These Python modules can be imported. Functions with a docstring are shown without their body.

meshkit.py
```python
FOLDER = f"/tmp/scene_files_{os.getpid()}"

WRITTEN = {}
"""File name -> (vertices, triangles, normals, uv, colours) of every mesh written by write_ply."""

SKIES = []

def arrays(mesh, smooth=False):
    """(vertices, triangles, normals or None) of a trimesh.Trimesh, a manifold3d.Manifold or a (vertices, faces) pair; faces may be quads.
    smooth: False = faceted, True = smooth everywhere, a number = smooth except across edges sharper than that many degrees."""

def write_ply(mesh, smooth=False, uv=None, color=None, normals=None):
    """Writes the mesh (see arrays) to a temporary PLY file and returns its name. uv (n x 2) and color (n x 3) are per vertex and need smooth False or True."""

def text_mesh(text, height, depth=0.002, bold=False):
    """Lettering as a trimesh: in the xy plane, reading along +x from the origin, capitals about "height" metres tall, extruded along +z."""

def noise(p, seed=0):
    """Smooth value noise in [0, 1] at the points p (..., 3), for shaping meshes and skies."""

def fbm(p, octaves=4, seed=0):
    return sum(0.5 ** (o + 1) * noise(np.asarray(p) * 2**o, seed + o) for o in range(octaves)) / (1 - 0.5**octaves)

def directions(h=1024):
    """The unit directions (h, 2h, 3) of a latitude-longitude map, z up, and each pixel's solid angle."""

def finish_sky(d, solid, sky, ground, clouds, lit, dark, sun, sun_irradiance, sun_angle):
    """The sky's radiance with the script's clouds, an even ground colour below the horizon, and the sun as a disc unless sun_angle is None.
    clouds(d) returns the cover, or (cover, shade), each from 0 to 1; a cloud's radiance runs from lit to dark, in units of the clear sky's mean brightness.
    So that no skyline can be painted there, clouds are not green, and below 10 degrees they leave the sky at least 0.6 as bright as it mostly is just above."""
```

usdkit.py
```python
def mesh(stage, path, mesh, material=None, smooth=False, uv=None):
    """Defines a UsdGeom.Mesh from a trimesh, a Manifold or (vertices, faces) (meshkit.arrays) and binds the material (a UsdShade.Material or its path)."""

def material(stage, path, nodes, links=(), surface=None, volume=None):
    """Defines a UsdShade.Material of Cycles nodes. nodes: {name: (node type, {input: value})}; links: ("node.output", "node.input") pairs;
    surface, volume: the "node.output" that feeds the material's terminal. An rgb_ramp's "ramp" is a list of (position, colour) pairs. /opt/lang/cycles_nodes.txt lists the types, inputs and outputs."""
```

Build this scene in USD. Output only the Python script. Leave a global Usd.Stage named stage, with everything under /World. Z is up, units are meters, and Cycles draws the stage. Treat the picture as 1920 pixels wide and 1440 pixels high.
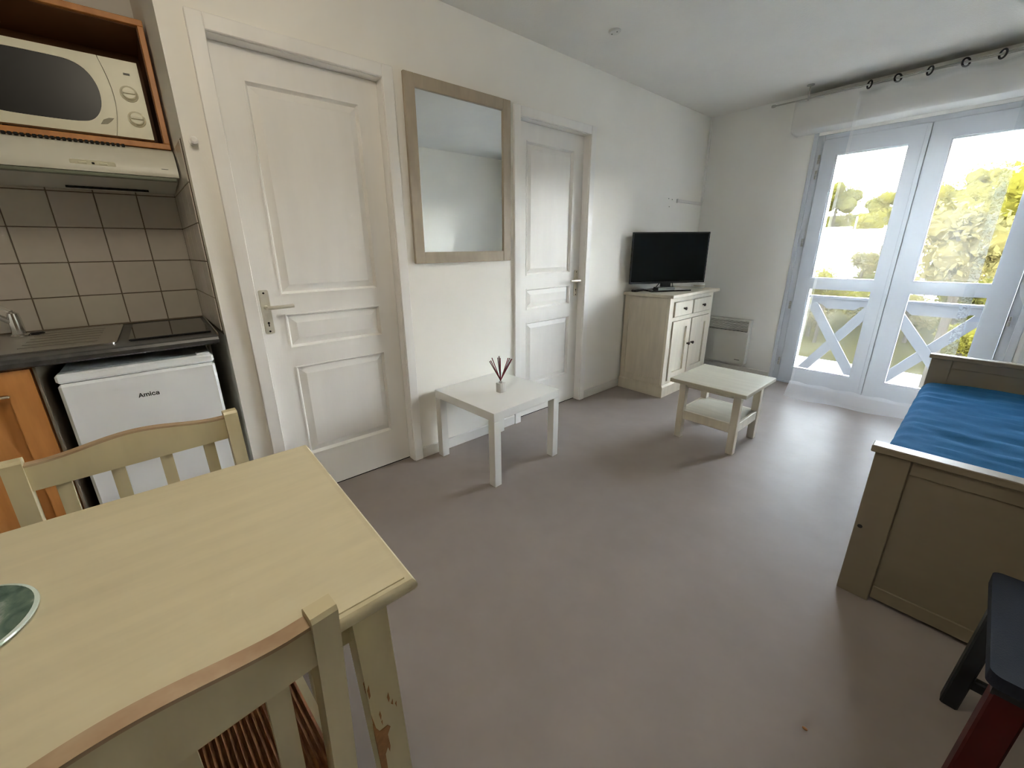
import math
import numpy as np
import trimesh
from shapely.geometry import Polygon, box as sbox, Point
import usdkit, meshkit
from pxr import Usd, UsdGeom, UsdLux, UsdShade, Gf, Sdf

stage = Usd.Stage.CreateInMemory()
UsdGeom.SetStageUpAxis(stage, "Z")
UsdGeom.SetStageMetersPerUnit(stage, 1.0)
UsdGeom.Xform.Define(stage, "/World")
UsdGeom.Scope.Define(stage, "/World/Looks")
PI = math.pi

# ------------------------------------------------------------------ camera
F_PX, SX, SY = 749.19, -16.0, -21.1
cam = UsdGeom.Camera.Define(stage, "/World/Camera")
yaw, pitch, roll = -0.87349, 0.29988, -0.01305
cyw, syw, cp, sp = math.cos(yaw), math.sin(yaw), math.cos(pitch), math.sin(pitch)
fwd = np.array([syw * cp, cyw * cp, -sp]); right = np.array([cyw, -syw, 0.0]); up = np.cross(right, fwd)
r2 = math.cos(roll) * right + math.sin(roll) * up; u2 = -math.sin(roll) * right + math.cos(roll) * up
CAM = np.array([2.11837, 0.0, 1.28436])
M = Gf.Matrix4d(*r2, 0, *u2, 0, *(-fwd), 0, *CAM, 1)
cam.AddTransformOp().Set(M)
HA = 36.0
cam.CreateHorizontalApertureAttr(HA)
cam.CreateVerticalApertureAttr(HA * 0.75)
cam.CreateFocalLengthAttr(HA * F_PX / 1920)
cam.CreateHorizontalApertureOffsetAttr(-SX / 1920 * HA)
cam.CreateVerticalApertureOffsetAttr(SY / 1920 * HA)
cam.CreateClippingRangeAttr(Gf.Vec2f(0.02, 2000))
cam.CreateExposureAttr(5.0)

# ------------------------------------------------------------------ sky and sun
usdkit.material(stage, "/World/Looks/sky_look", {
    "tc": ("texture_coordinate", {}), "sep": ("separate_xyz", {}),
    "r": ("rgb_ramp", {"ramp": [(0.0, (1.45, 1.43, 1.36)), (0.10, (1.25, 1.25, 1.22)), (0.22, (0.66, 0.69, 0.74)), (0.45, (0.40, 0.46, 0.54)), (1.0, (0.27, 0.35, 0.50))]}),
    "bg": ("background_shader", {"strength": 3.0})},
    [("tc.generated", "sep.vector"), ("sep.z", "r.fac"), ("r.color", "bg.color")], surface="bg.background")
dome = UsdLux.DomeLight.Define(stage, "/World/sky")
dome.CreateIntensityAttr(1.0)
UsdShade.MaterialBindingAPI.Apply(dome.GetPrim()).Bind(UsdShade.Material.Get(stage, "/World/Looks/sky_look"))
sun = UsdLux.DistantLight.Define(stage, "/World/sun")
sun.CreateIntensityAttr(9.0); sun.CreateAngleAttr(0.6); sun.CreateColorAttr(Gf.Vec3f(1.0, 0.95, 0.86))
SUN = np.array([0.30, 0.30, 0.906]); SUN /= np.linalg.norm(SUN)       # towards the sun: high, in front of the balcony and to the right
zx = np.cross([0, 0, 1.0], SUN); zx /= np.linalg.norm(zx); zy = np.cross(SUN, zx)
sun.AddTransformOp().Set(Gf.Matrix4d(*zx, 0, *zy, 0, *SUN, 0, 0, 0, 0, 1))

# unseen ceiling lamp above the frame, placed to light the kitchen and dining side
lamp = UsdLux.SphereLight.Define(stage, "/World/unseen_ceiling_lamp")
lamp.CreateRadiusAttr(0.15); lamp.CreateIntensityAttr(0.58); lamp.CreateColorAttr(Gf.Vec3f(1.0, 0.90, 0.72))
lamp.AddTranslateOp().Set(Gf.Vec3d(1.30, 0.15, 2.33))

# ------------------------------------------------------------------ materials
def mat(name, color, rough=0.5, var=0.0, scale=6.0, stretch=(1, 1, 1), bump=0.0, bscale=None, metallic=0.0, spec=None, coat=0.0, color2=None, bdist=0.002, detail=4):
    """A principled look with gentle noise in the colour and in the relief."""
    n = {"p": ("principled_bsdf", {"roughness": rough, "metallic": metallic, "base_color": color})}
    if spec is not None: n["p"][1]["specular_ior_level"] = spec
    if coat: n["p"][1]["coat_weight"] = coat
    links = []
    if var or bump or color2 is not None:
        n["g"] = ("geometry", {})
        n["m"] = ("mapping", {"scale": stretch})
        links += [("g.position", "m.vector")]
    if var or color2 is not None:
        n["n"] = ("noise_texture", {"scale": scale, "detail": detail, "roughness": 0.6})
        c2 = color2 if color2 is not None else tuple(max(0, c * (1 - var)) for c in color)
        c1 = color if color2 is not None else tuple(min(1, c * (1 + var)) for c in color)
        n["r"] = ("rgb_ramp", {"ramp": [(0.0, c2), (0.32, c2), (0.68, c1), (1.0, c1)]})
        links += [("m.vector", "n.vector"), ("n.fac", "r.fac"), ("r.color", "p.base_color")]
    if bump:
        n["bn"] = ("noise_texture", {"scale": bscale or scale, "detail": 3})
        n["b"] = ("bump", {"strength": bump, "distance": bdist})
        links += [("m.vector", "bn.vector"), ("bn.fac", "b.height"), ("b.normal", "p.normal")]
    return usdkit.material(stage, "/World/Looks/" + name, n, links, surface="p.BSDF")

WALL = (0.90, 0.875, 0.81)
M_wall = mat("wall_paint", WALL, 0.75, var=0.02, scale=1.2, bump=0.10, bscale=140)
M_wallw = mat("window_wall_paint", (0.86, 0.85, 0.81), 0.75, var=0.02, scale=1.2, bump=0.10, bscale=140)
M_ceil = mat("ceiling_stipple", (0.82, 0.80, 0.75), 0.9, var=0.02, scale=3, bump=0.5, bscale=90, bdist=0.004)
M_facade = mat("unseen_facade_dark", (0.16, 0.13, 0.10), 0.9)
M_floor = mat("vinyl_floor", (0.315, 0.27, 0.246), 0.34, var=0.045, scale=5, bump=0.10, bscale=16, spec=0.025, detail=8, bdist=0.004)
M_white = mat("white_gloss_paint", (0.89, 0.87, 0.83), 0.42, var=0.02, scale=3, stretch=(4, 4, 0.6), bump=0.08, bscale=40)
M_skirt = mat("skirting_paint", (0.78, 0.76, 0.72), 0.45)
M_dark = mat("dark_void", (0.02, 0.02, 0.02), 0.9)
M_pvc = mat("white_pvc", (0.57, 0.605, 0.655), 0.35)
M_box = mat("shutter_box_pvc", (0.70, 0.69, 0.66), 0.45)
M_lack = mat("white_lacquer", (0.80, 0.79, 0.75), 0.38)
M_cream = mat("cream_painted_wood", (0.66, 0.585, 0.40), 0.42, var=0.05, scale=9, stretch=(3, 0.4, 3), bump=0.12, bscale=60)
M_creamx = mat("cream_chair_paint", (0.60, 0.52, 0.325), 0.42, var=0.06, scale=14, stretch=(1, 1, 0.3), bump=0.12, bscale=60)
M_worn = mat("worn_cream_edge", (0.50, 0.38, 0.24), 0.5, color2=(0.38, 0.24, 0.14), scale=18, stretch=(1, 0.5, 3))
M_chip = mat("bare_wood_chip", (0.34, 0.16, 0.06), 0.7, var=0.2, scale=60)
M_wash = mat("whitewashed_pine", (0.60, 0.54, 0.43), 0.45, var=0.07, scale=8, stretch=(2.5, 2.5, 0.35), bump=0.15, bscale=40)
M_washlit = mat("whitewashed_pine_lit", (0.74, 0.68, 0.56), 0.45, var=0.06, scale=8, stretch=(2.5, 2.5, 0.35), bump=0.15, bscale=40)  # same pine, lightened in colour for the window light on the front
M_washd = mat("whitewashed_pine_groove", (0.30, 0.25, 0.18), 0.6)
M_coffee = mat("whitewashed_table_top", (0.46, 0.425, 0.335), 0.45, spec=0.08, var=0.05, scale=8, stretch=(0.5, 3, 3), bump=0.12, bscale=40)
M_bed = mat("taupe_painted_bed", (0.235, 0.195, 0.135), 0.42, var=0.05, scale=9, stretch=(0.5, 3, 1), bump=0.12, bscale=40)
M_mirrorframe = mat("limed_oak_frame", (0.42, 0.35, 0.26), 0.5, var=0.12, scale=14, stretch=(1, 0.7, 0.25), bump=0.2, bscale=60)
M_tile = [mat(f"glazed_tile_{i}", c, 0.25, var=0.02, scale=20) for i, c in enumerate([(0.64, 0.59, 0.53), (0.62, 0.58, 0.51), (0.66, 0.60, 0.55)])]
M_grout = mat("tile_grout", (0.20, 0.16, 0.12), 0.9)
M_black = mat("black_plastic", (0.008, 0.008, 0.009), 0.35)
M_screen = mat("tv_screen_glass", (0.004, 0.005, 0.005), 0.25, spec=0.12)
M_glassblack = mat("black_ceramic_glass", (0.012, 0.012, 0.012), 0.08)
M_silver = mat("silver_plastic", (0.62, 0.64, 0.66), 0.3, metallic=0.6)
M_steel = mat("brushed_steel", (0.50, 0.48, 0.44), 0.32, metallic=1.0, bump=0.05, bscale=200, stretch=(20, 1, 1))
M_chrome = mat("chrome", (0.75, 0.75, 0.74), 0.12, metallic=1.0)
M_nickel = mat("satin_nickel", (0.74, 0.70, 0.60), 0.38, metallic=0.7)
M_knob = mat("dark_bronze_knob", (0.05, 0.035, 0.025), 0.4, metallic=0.4)
M_worktop = mat("dark_stone_worktop", (0.035, 0.035, 0.036), 0.35, color2=(0.07, 0.068, 0.065), scale=25)
M_alder = mat("orange_alder_wood", (0.66, 0.29, 0.085), 0.42, color2=(0.52, 0.21, 0.055), scale=7, stretch=(3, 3, 0.35))
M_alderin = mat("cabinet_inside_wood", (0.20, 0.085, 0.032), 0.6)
M_mwave = mat("cream_appliance", (0.88, 0.86, 0.68), 0.35)
M_hood = mat("hood_enamel", (0.80, 0.79, 0.69), 0.35)
M_fridge = mat("white_enamel", (0.88, 0.90, 0.91), 0.28)
M_heater = mat("heater_enamel", (0.70, 0.69, 0.64), 0.4)
M_blue = mat("blue_cotton", (0.032, 0.135, 0.29), 0.95, spec=0.05, var=0.06, scale=30, bump=0.25, bscale=220)
M_navy = mat("navy_leatherette", (0.015, 0.018, 0.029), 0.7, spec=0.2, bump=0.2, bscale=260)
M_navyp = mat("navy_painted_wood", (0.008, 0.011, 0.016), 0.45)
M_red = mat("dark_red_painted_wood", (0.055, 0.0035, 0.0035), 0.55, spec=0.25)
M_rush = mat("woven_rush", (0.34, 0.15, 0.05), 0.7, color2=(0.16, 0.05, 0.018), scale=40, stretch=(1, 6, 1))
M_reed = [mat("red_reed", (0.24, 0.015, 0.025), 0.6), mat("burgundy_reed", (0.10, 0.012, 0.016), 0.6)]
M_frost = mat("frosted_bottle_glass", (0.62, 0.60, 0.57), 0.35)
M_ink = mat("black_print", (0.015, 0.015, 0.015), 0.6)
M_greyink = mat("grey_print", (0.20, 0.20, 0.18), 0.6)
M_mirror = mat("mirror_silvering", (0.93, 0.95, 0.94), 0.01, metallic=1.0)
M_rod = mat("grey_curtain_rod", (0.40, 0.39, 0.36), 0.5)
M_ring = mat("dark_eyelet_metal", (0.03, 0.03, 0.032), 0.35, metallic=0.5)
M_marble = usdkit.material(stage, "/World/Looks/green_marble_glass", {
    "g": ("geometry", {}), "n": ("noise_texture", {"scale": 13, "detail": 6, "distortion": 1.3}),
    "r": ("rgb_ramp", {"ramp": [(0.3, (0.05, 0.10, 0.08)), (0.5, (0.13, 0.20, 0.16)), (0.62, (0.34, 0.40, 0.35)), (0.75, (0.15, 0.22, 0.18))]}),
    "p": ("principled_bsdf", {"roughness": 0.12})},
    [("g.position", "n.vector"), ("n.fac", "r.fac"), ("r.color", "p.base_color")], surface="p.BSDF")
M_glassrim = mat("pale_glass_edge", (0.62, 0.72, 0.66), 0.15)
M_pane = usdkit.material(stage, "/World/Looks/window_glass", {
    "t": ("transparent_bsdf", {"color": (0.85, 0.87, 0.87)}), "g": ("glossy_bsdf", {"roughness": 0.0, "color": (1, 1, 1)}),
    "f": ("fresnel", {"IOR": 1.45}), "m": ("mix_closure", {})},
    [("f.fac", "m.fac"), ("t.BSDF", "m.closure1"), ("g.BSDF", "m.closure2")], surface="m.closure")
def sheer(name, opacity, color, lace=False, through=0.045):
    n = {"t": ("transparent_bsdf", {"color": (1, 1, 1)}), "d": ("diffuse_bsdf", {"color": color}), "l": ("translucent_bsdf", {"color": color}),
         "a": ("mix_closure", {"fac": through}), "m": ("mix_closure", {"fac": opacity})}
    links = [("d.BSDF", "a.closure1"), ("l.BSDF", "a.closure2"), ("t.BSDF", "m.closure1"), ("a.closure", "m.closure2")]
    if lace:
        n["g"] = ("geometry", {}); n["v"] = ("noise_texture", {"scale": 38, "detail": 1, "distortion": 2.0})
        n["r"] = ("rgb_ramp", {"ramp": [(0.42, (0.24,) * 3), (0.56, (0.52,) * 3)]})
        links += [("g.position", "v.vector"), ("v.fac", "r.fac"), ("r.color", "m.fac")]
    return usdkit.material(stage, "/World/Looks/" + name, n, links, surface="m.closure")
M_sheer = sheer("sheer_voile", 0.22, (0.86, 0.87, 0.88))
M_hem = sheer("lace_hem_voile", 0.6, (0.55, 0.60, 0.66), lace=True)
M_puddle = sheer("gathered_voile", 0.55, (0.80, 0.82, 0.86), through=0.10)
M_tied = sheer("tied_voile", 0.5, (0.74, 0.76, 0.76))

# ------------------------------------------------------------------ mesh helpers
def cat(*ms): return trimesh.util.concatenate([m for m in ms])
def bx(x0, x1, y0, y1, z0, z1, c=0.0):
    """A box; c > 0 chamfers its edges."""
    x0, x1 = min(x0, x1), max(x0, x1); y0, y1 = min(y0, y1), max(y0, y1); z0, z1 = min(z0, z1), max(z0, z1)
    if c <= 0:
        return trimesh.creation.box(bounds=[[x0, y0, z0], [x1, y1, z1]])
    c = min(c, (x1 - x0) / 2.2, (y1 - y0) / 2.2, (z1 - z0) / 2.2)
    p = []
    for X, sx in ((x0, 1), (x1, -1)):
        for Y, sy in ((y0, 1), (y1, -1)):
            for Z, sz in ((z0, 1), (z1, -1)):
                p += [(X, Y + sy * c, Z + sz * c), (X + sx * c, Y, Z + sz * c), (X + sx * c, Y + sy * c, Z)]
    return trimesh.convex.convex_hull(np.array(p))
def rod(p, q, r, sides=12):
    return trimesh.creation.cylinder(radius=r, segment=[p, q], sections=sides)
def hexa(b, t):
    """A prism-like solid: hull of a bottom and a top outline (lists of points)."""
    return trimesh.convex.convex_hull(np.array(list(b) + list(t), float))
def bar(p, q, w, d, side=(1, 0, 0), c=0.004):
    """A rectangular bar from p to q: w along side, d across."""
    p, q = np.array(p, float), np.array(q, float); L = np.linalg.norm(q - p); z = (q - p) / L
    x = np.array(side, float); x -= z * (x @ z); x /= np.linalg.norm(x); y = np.cross(z, x)
    m = bx(-w / 2, w / 2, -d / 2, d / 2, 0, L, c)
    T = np.eye(4); T[:3, 0], T[:3, 1], T[:3, 2], T[:3, 3] = x, y, z, p
    m.apply_transform(T); return m
def extr(poly, axis, a, b):
    """Extrude a shapely polygon. axis 'x': polygon in (y,z) from x=a to b; 'y': polygon in (x,z); 'z': polygon in (x,y)."""
    polys = getattr(poly, "geoms", [poly]); out = []
    for g in polys:
        m = trimesh.creation.extrude_polygon(g, abs(b - a), engine="earcut"); v = m.vertices.copy(); lo = min(a, b)
        if axis == "x": w = np.stack([v[:, 2] + lo, v[:, 0], v[:, 1]], 1)
        elif axis == "y": w = np.stack([v[:, 0], v[:, 2] + lo, v[:, 1]], 1)
        else: w = np.stack([v[:, 0], v[:, 1], v[:, 2] + lo], 1)
        m = trimesh.Trimesh(w, m.faces, process=False)
        if m.volume < 0: m.invert()
        out.append(m)
    return cat(*out)
def lathe(profile, loc, n=32):
    m = trimesh.creation.revolve(np.array(profile, float), sections=n); m.apply_translation(loc); return m
def rotz(m, a, about=(0, 0)):
    T = trimesh.transformations.rotation_matrix(a, [0, 0, 1], [about[0], about[1], 0]); m = m.copy(); m.apply_transform(T); return m
def tube(pts, r, sides=10):
    return cat(*[rod(pts[i], pts[i + 1], r, sides) for i in range(len(pts) - 1)], *[trimesh.creation.icosphere(1, r * 1.0).apply_translation(p) for p in pts[1:-1]])
def grid(fn, nu, nv):
    """A surface sheet fn(u, v) -> point, u and v from 0 to 1."""
    u, v = np.meshgrid(np.linspace(0, 1, nu), np.linspace(0, 1, nv), indexing="ij")
    p = np.stack(fn(u, v), -1).reshape(-1, 3); i, j = np.meshgrid(np.arange(nu - 1), np.arange(nv - 1), indexing="ij")
    a = (i * nv + j).ravel(); q = np.stack([a, a + nv, a + nv + 1, a + 1], 1)
    return (p, np.vstack([q[:, [0, 1, 2]], q[:, [0, 2, 3]]]))
def ring(center, normal, R, r, n=28, k=10):
    m = trimesh.creation.torus(R, r, major_sections=n, minor_sections=k)
    T = trimesh.geometry.align_vectors([0, 0, 1], normal); m.apply_transform(T); m.apply_translation(center); return m

used = {}
def free(path):
    k = used.get(path, 0); used[path] = k + 1
    return path if k == 0 else f"{path}_{k:03d}"
class Thing:
    """A top-level Xform at the thing's base; its parts are given in the thing's own frame (world=True: in world coordinates)."""
    def __init__(self, name, label=None, category=None, base=(0, 0, 0), rot=0.0, group=None, kind=None):
        self.path = free("/World/" + name); self.base = np.array(base, float); self.rot = rot
        x = UsdGeom.Xform.Define(stage, self.path); x.AddTranslateOp().Set(Gf.Vec3d(*self.base)); x.AddRotateZOp().Set(math.degrees(rot))
        tag(x.GetPrim(), label, category, group, kind)
    def part(self, name, mesh, m, parent=None, smooth=30, world=True, label=None, kind=None):
        path = free((parent or self.path) + "/" + name)
        v, f, n = meshkit.arrays(mesh, smooth)
        if world:
            c, s = math.cos(-self.rot), math.sin(-self.rot); d = v - self.base
            v = np.stack([c * d[:, 0] - s * d[:, 1], s * d[:, 0] + c * d[:, 1], d[:, 2]], 1)
            if n is not None: n = np.stack([c * n[:, 0] - s * n[:, 1], s * n[:, 0] + c * n[:, 1], n[:, 2]], 1)
        put(path, v, f, n, m)
        p = stage.GetPrimAtPath(path)
        if label: p.SetCustomDataByKey("label", label)
        if kind: p.SetCustomDataByKey("kind", kind)
        return path
def put(path, v, f, n, m):
    g = UsdGeom.Mesh.Define(stage, path)
    from pxr import Vt
    g.CreatePointsAttr(Vt.Vec3fArray.FromNumpy(np.ascontiguousarray(v, np.float32)))
    g.CreateFaceVertexCountsAttr(Vt.IntArray.FromNumpy(np.full(len(f), 3, np.int32)))
    g.CreateFaceVertexIndicesAttr(Vt.IntArray.FromNumpy(np.ascontiguousarray(f, np.int32).ravel()))
    g.CreateSubdivisionSchemeAttr("none")
    if n is not None:
        g.CreateNormalsAttr(Vt.Vec3fArray.FromNumpy(np.ascontiguousarray(n, np.float32))); g.SetNormalsInterpolation("vertex")
    UsdShade.MaterialBindingAPI.Apply(g.GetPrim()).Bind(m)
    return g
def tag(p, label=None, category=None, group=None, kind=None):
    for k, v in (("label", label), ("category", category), ("group", group), ("kind", kind)):
        if v: p.SetCustomDataByKey(k, v)
def struct(name, mesh, m, label=None, category=None, smooth=False):
    path = free("/World/" + name); v, f, n = meshkit.arrays(mesh, smooth); g = put(path, v, f, n, m)
    tag(g.GetPrim(), label, category, None, "structure"); return path
def single(name, mesh, m, label, category, smooth=30, group=None):
    path = free("/World/" + name); v, f, n = meshkit.arrays(mesh, smooth); g = put(path, v, f, n, m)
    tag(g.GetPrim(), label, category, group); return path

# ================================================================== THE ROOM
H, L, W, BACK = 2.5, 4.51, 3.02, -1.75
struct("floor", bx(-0.85, W + 0.15, BACK - 0.1, L + 0.02, -0.12, 0.0), M_floor, "grey-mauve vinyl floor covering of the whole room", "floor")
struct("ceiling", bx(-0.85, W + 0.15, BACK - 0.1, L + 0.1, H, H + 0.12), M_ceil, "white stippled ceiling", "ceiling")
D1 = (0.321, 1.023, 2.088); D2 = (1.932, 2.634, 2.080)
wl = sbox(0.26, 0, L + 0.1, H)
for a, b, z in (D1, D2): wl = wl.difference(sbox(a, -0.1, b, z))
ret = Polygon([(0, 0.18), (0, 0.26), (-0.12, 0.26), (-0.70, 0.30), (-0.80, 0.30), (-0.80, 0.155), (-0.70, 0.155)])
struct("wall_left", cat(extr(wl, "x", -0.12, 0.0), bx(-0.18, -0.1201, 0.261, L + 0.1, 0, H), extr(ret, "z", 0.0, H)), M_wall, "white painted wall with the two panelled doors and the mirror", "wall")  # slab behind the doors is unseen, added to block stray sky light
ww = sbox(-9, -7, 12, 9).difference(sbox(0.925, -0.06, 2.315, 2.165)).difference(sbox(-0.02, H, W, H + 0.1))
struct("wall_window", extr(sbox(-0.2, -0.12, W + 0.2, H + 0.1).difference(sbox(0.925, -0.2, 2.315, 2.165)), "y", L, L + 0.03), M_wallw, "white painted end wall around the french window", "wall")
struct("unseen_facade", extr(ww, "y", L + 0.03, L + 0.24), M_facade, "unseen outer face of the building around the balcony opening, dark to shade the railing", "wall")  # out of view; tall and dark to keep light off the railing
struct("trim_1", cat(bx(0.925, 0.931, L + 0.07, L + 0.245, -0.06, 2.165), bx(2.309, 2.315, L + 0.07, L + 0.245, -0.06, 2.165), bx(0.931, 2.309, L + 0.07, L + 0.245, 2.159, 2.165)), M_white, "white lining of the window opening outside the french window", "window reveal")
struct("wall_right", bx(W, W + 0.12, 1.0, L + 0.1, 0, H), M_wall, "white wall behind the blue day bed", "wall")
struct("wall_right", bx(W, W + 0.12, BACK - 0.1, 1.0, 0, H), mat("unseen_brown_wall", (0.22, 0.17, 0.12), 0.8), "unseen stretch of the right wall beside the camera, brown to darken the chair and bed end", "wall")  # out of view; dark so less light bounces onto chair and bed end
struct("wall_back", bx(-0.85, W + 0.12, BACK - 0.12, BACK, 0, H), M_wall, "white wall behind the dining table", "wall")

# tiled kitchen wall: every tile its own piece
kw = Thing("wall_kitchen", "kitchen recess wall with square white tiles over dark grout", "wall", (-0.70, -0.8, 0), kind="structure")
kw.part("plaster", bx(-0.80, -0.703, BACK, 0.16, 0, H), M_wall, smooth=False)
kw.part("grout_bed", bx(-0.703, -0.6995, -1.0, 0.156, 0.93, 1.60), M_grout, smooth=False)
rng = np.random.default_rng(4)
P = 0.1535
for r_ in range(5):
    z1 = 0.933 + (r_ + 1) * 0.1565 + 0.004; z0 = z1 - 0.1565
    for c_ in range(8):
        y1 = 0.153 - c_ * P; y0 = y1 - P
        kw.part("tile", bx(-0.700, -0.696 + rng.uniform(0, 0.0012), y0 + 0.0022, y1 - 0.0022, max(z0 + 0.0022, 0.946), z1 - 0.0022, 0.0014), M_tile[(r_ * 3 + c_ * 5 + int(rng.integers(0, 2))) % 3], smooth=False)
# tiles on the side of the recess (the side runs from (-0.70, 0.155) to (0, 0.18))
def on_return(u0, u1, z0, z1, th):
    n = np.array([0.025, -0.70]); n /= np.linalg.norm(n); a = np.array([-0.70, 0.155]); d = np.array([0.70, 0.025]); d /= np.linalg.norm(d)
    m = bx(u0, u1, -0.0005, th, z0, z1, 0.0012); v = m.vertices.copy(); q = a + v[:, :1] * d + v[:, 1:2] * n
    out = trimesh.Trimesh(np.column_stack([q, v[:, 2]]), m.faces, process=False)
    if out.volume < 0: out.invert()
    return out
kw2 = Thing("wall_kitchen_side", "short tiled side of the kitchen recess, next to the white door", "wall", (-0.35, 0.17, 0), kind="structure")
kw2.part("grout_bed", on_return(0.004, 0.645, 0.93, 1.72, 0.0006), M_grout, smooth=False)
for r_ in range(5):
    z1 = 0.933 + (r_ + 1) * 0.1565 + 0.004; z0 = z1 - 0.1565
    for c_ in range(4):
        kw2.part("tile", on_return(0.006 + c_ * P + 0.002, 0.006 + (c_ + 1) * P - 0.002, max(z0 + 0.0022, 0.946), z1 - 0.0022, 0.0042), M_tile[(r_ + c_ * 2) % 3], smooth=False)

# baseboards
def skirt(name, x0, x1, y0, y1, label): struct(name, bx(x0, x1, y0, y1, 0, 0.072, 0.004), M_skirt, label, "baseboard")
skirt("baseboard_left", 0, 0.013, 1.080, 1.874, "white skirting board under the mirror, between the two doors")
skirt("baseboard_left", 0, 0.013, 2.690, L, "white skirting board from the far door to the corner by the sideboard")
skirt("baseboard_window", 0.013, 0.895, L - 0.013, L, "white skirting board under the wall heater")
skirt("baseboard_window", 2.35, W, L - 0.013, L, "white skirting board between the french window and the bed corner")
skirt("baseboard_right", W - 0.013, W, BACK, L - 0.013, "white skirting board along the bed wall")

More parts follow.
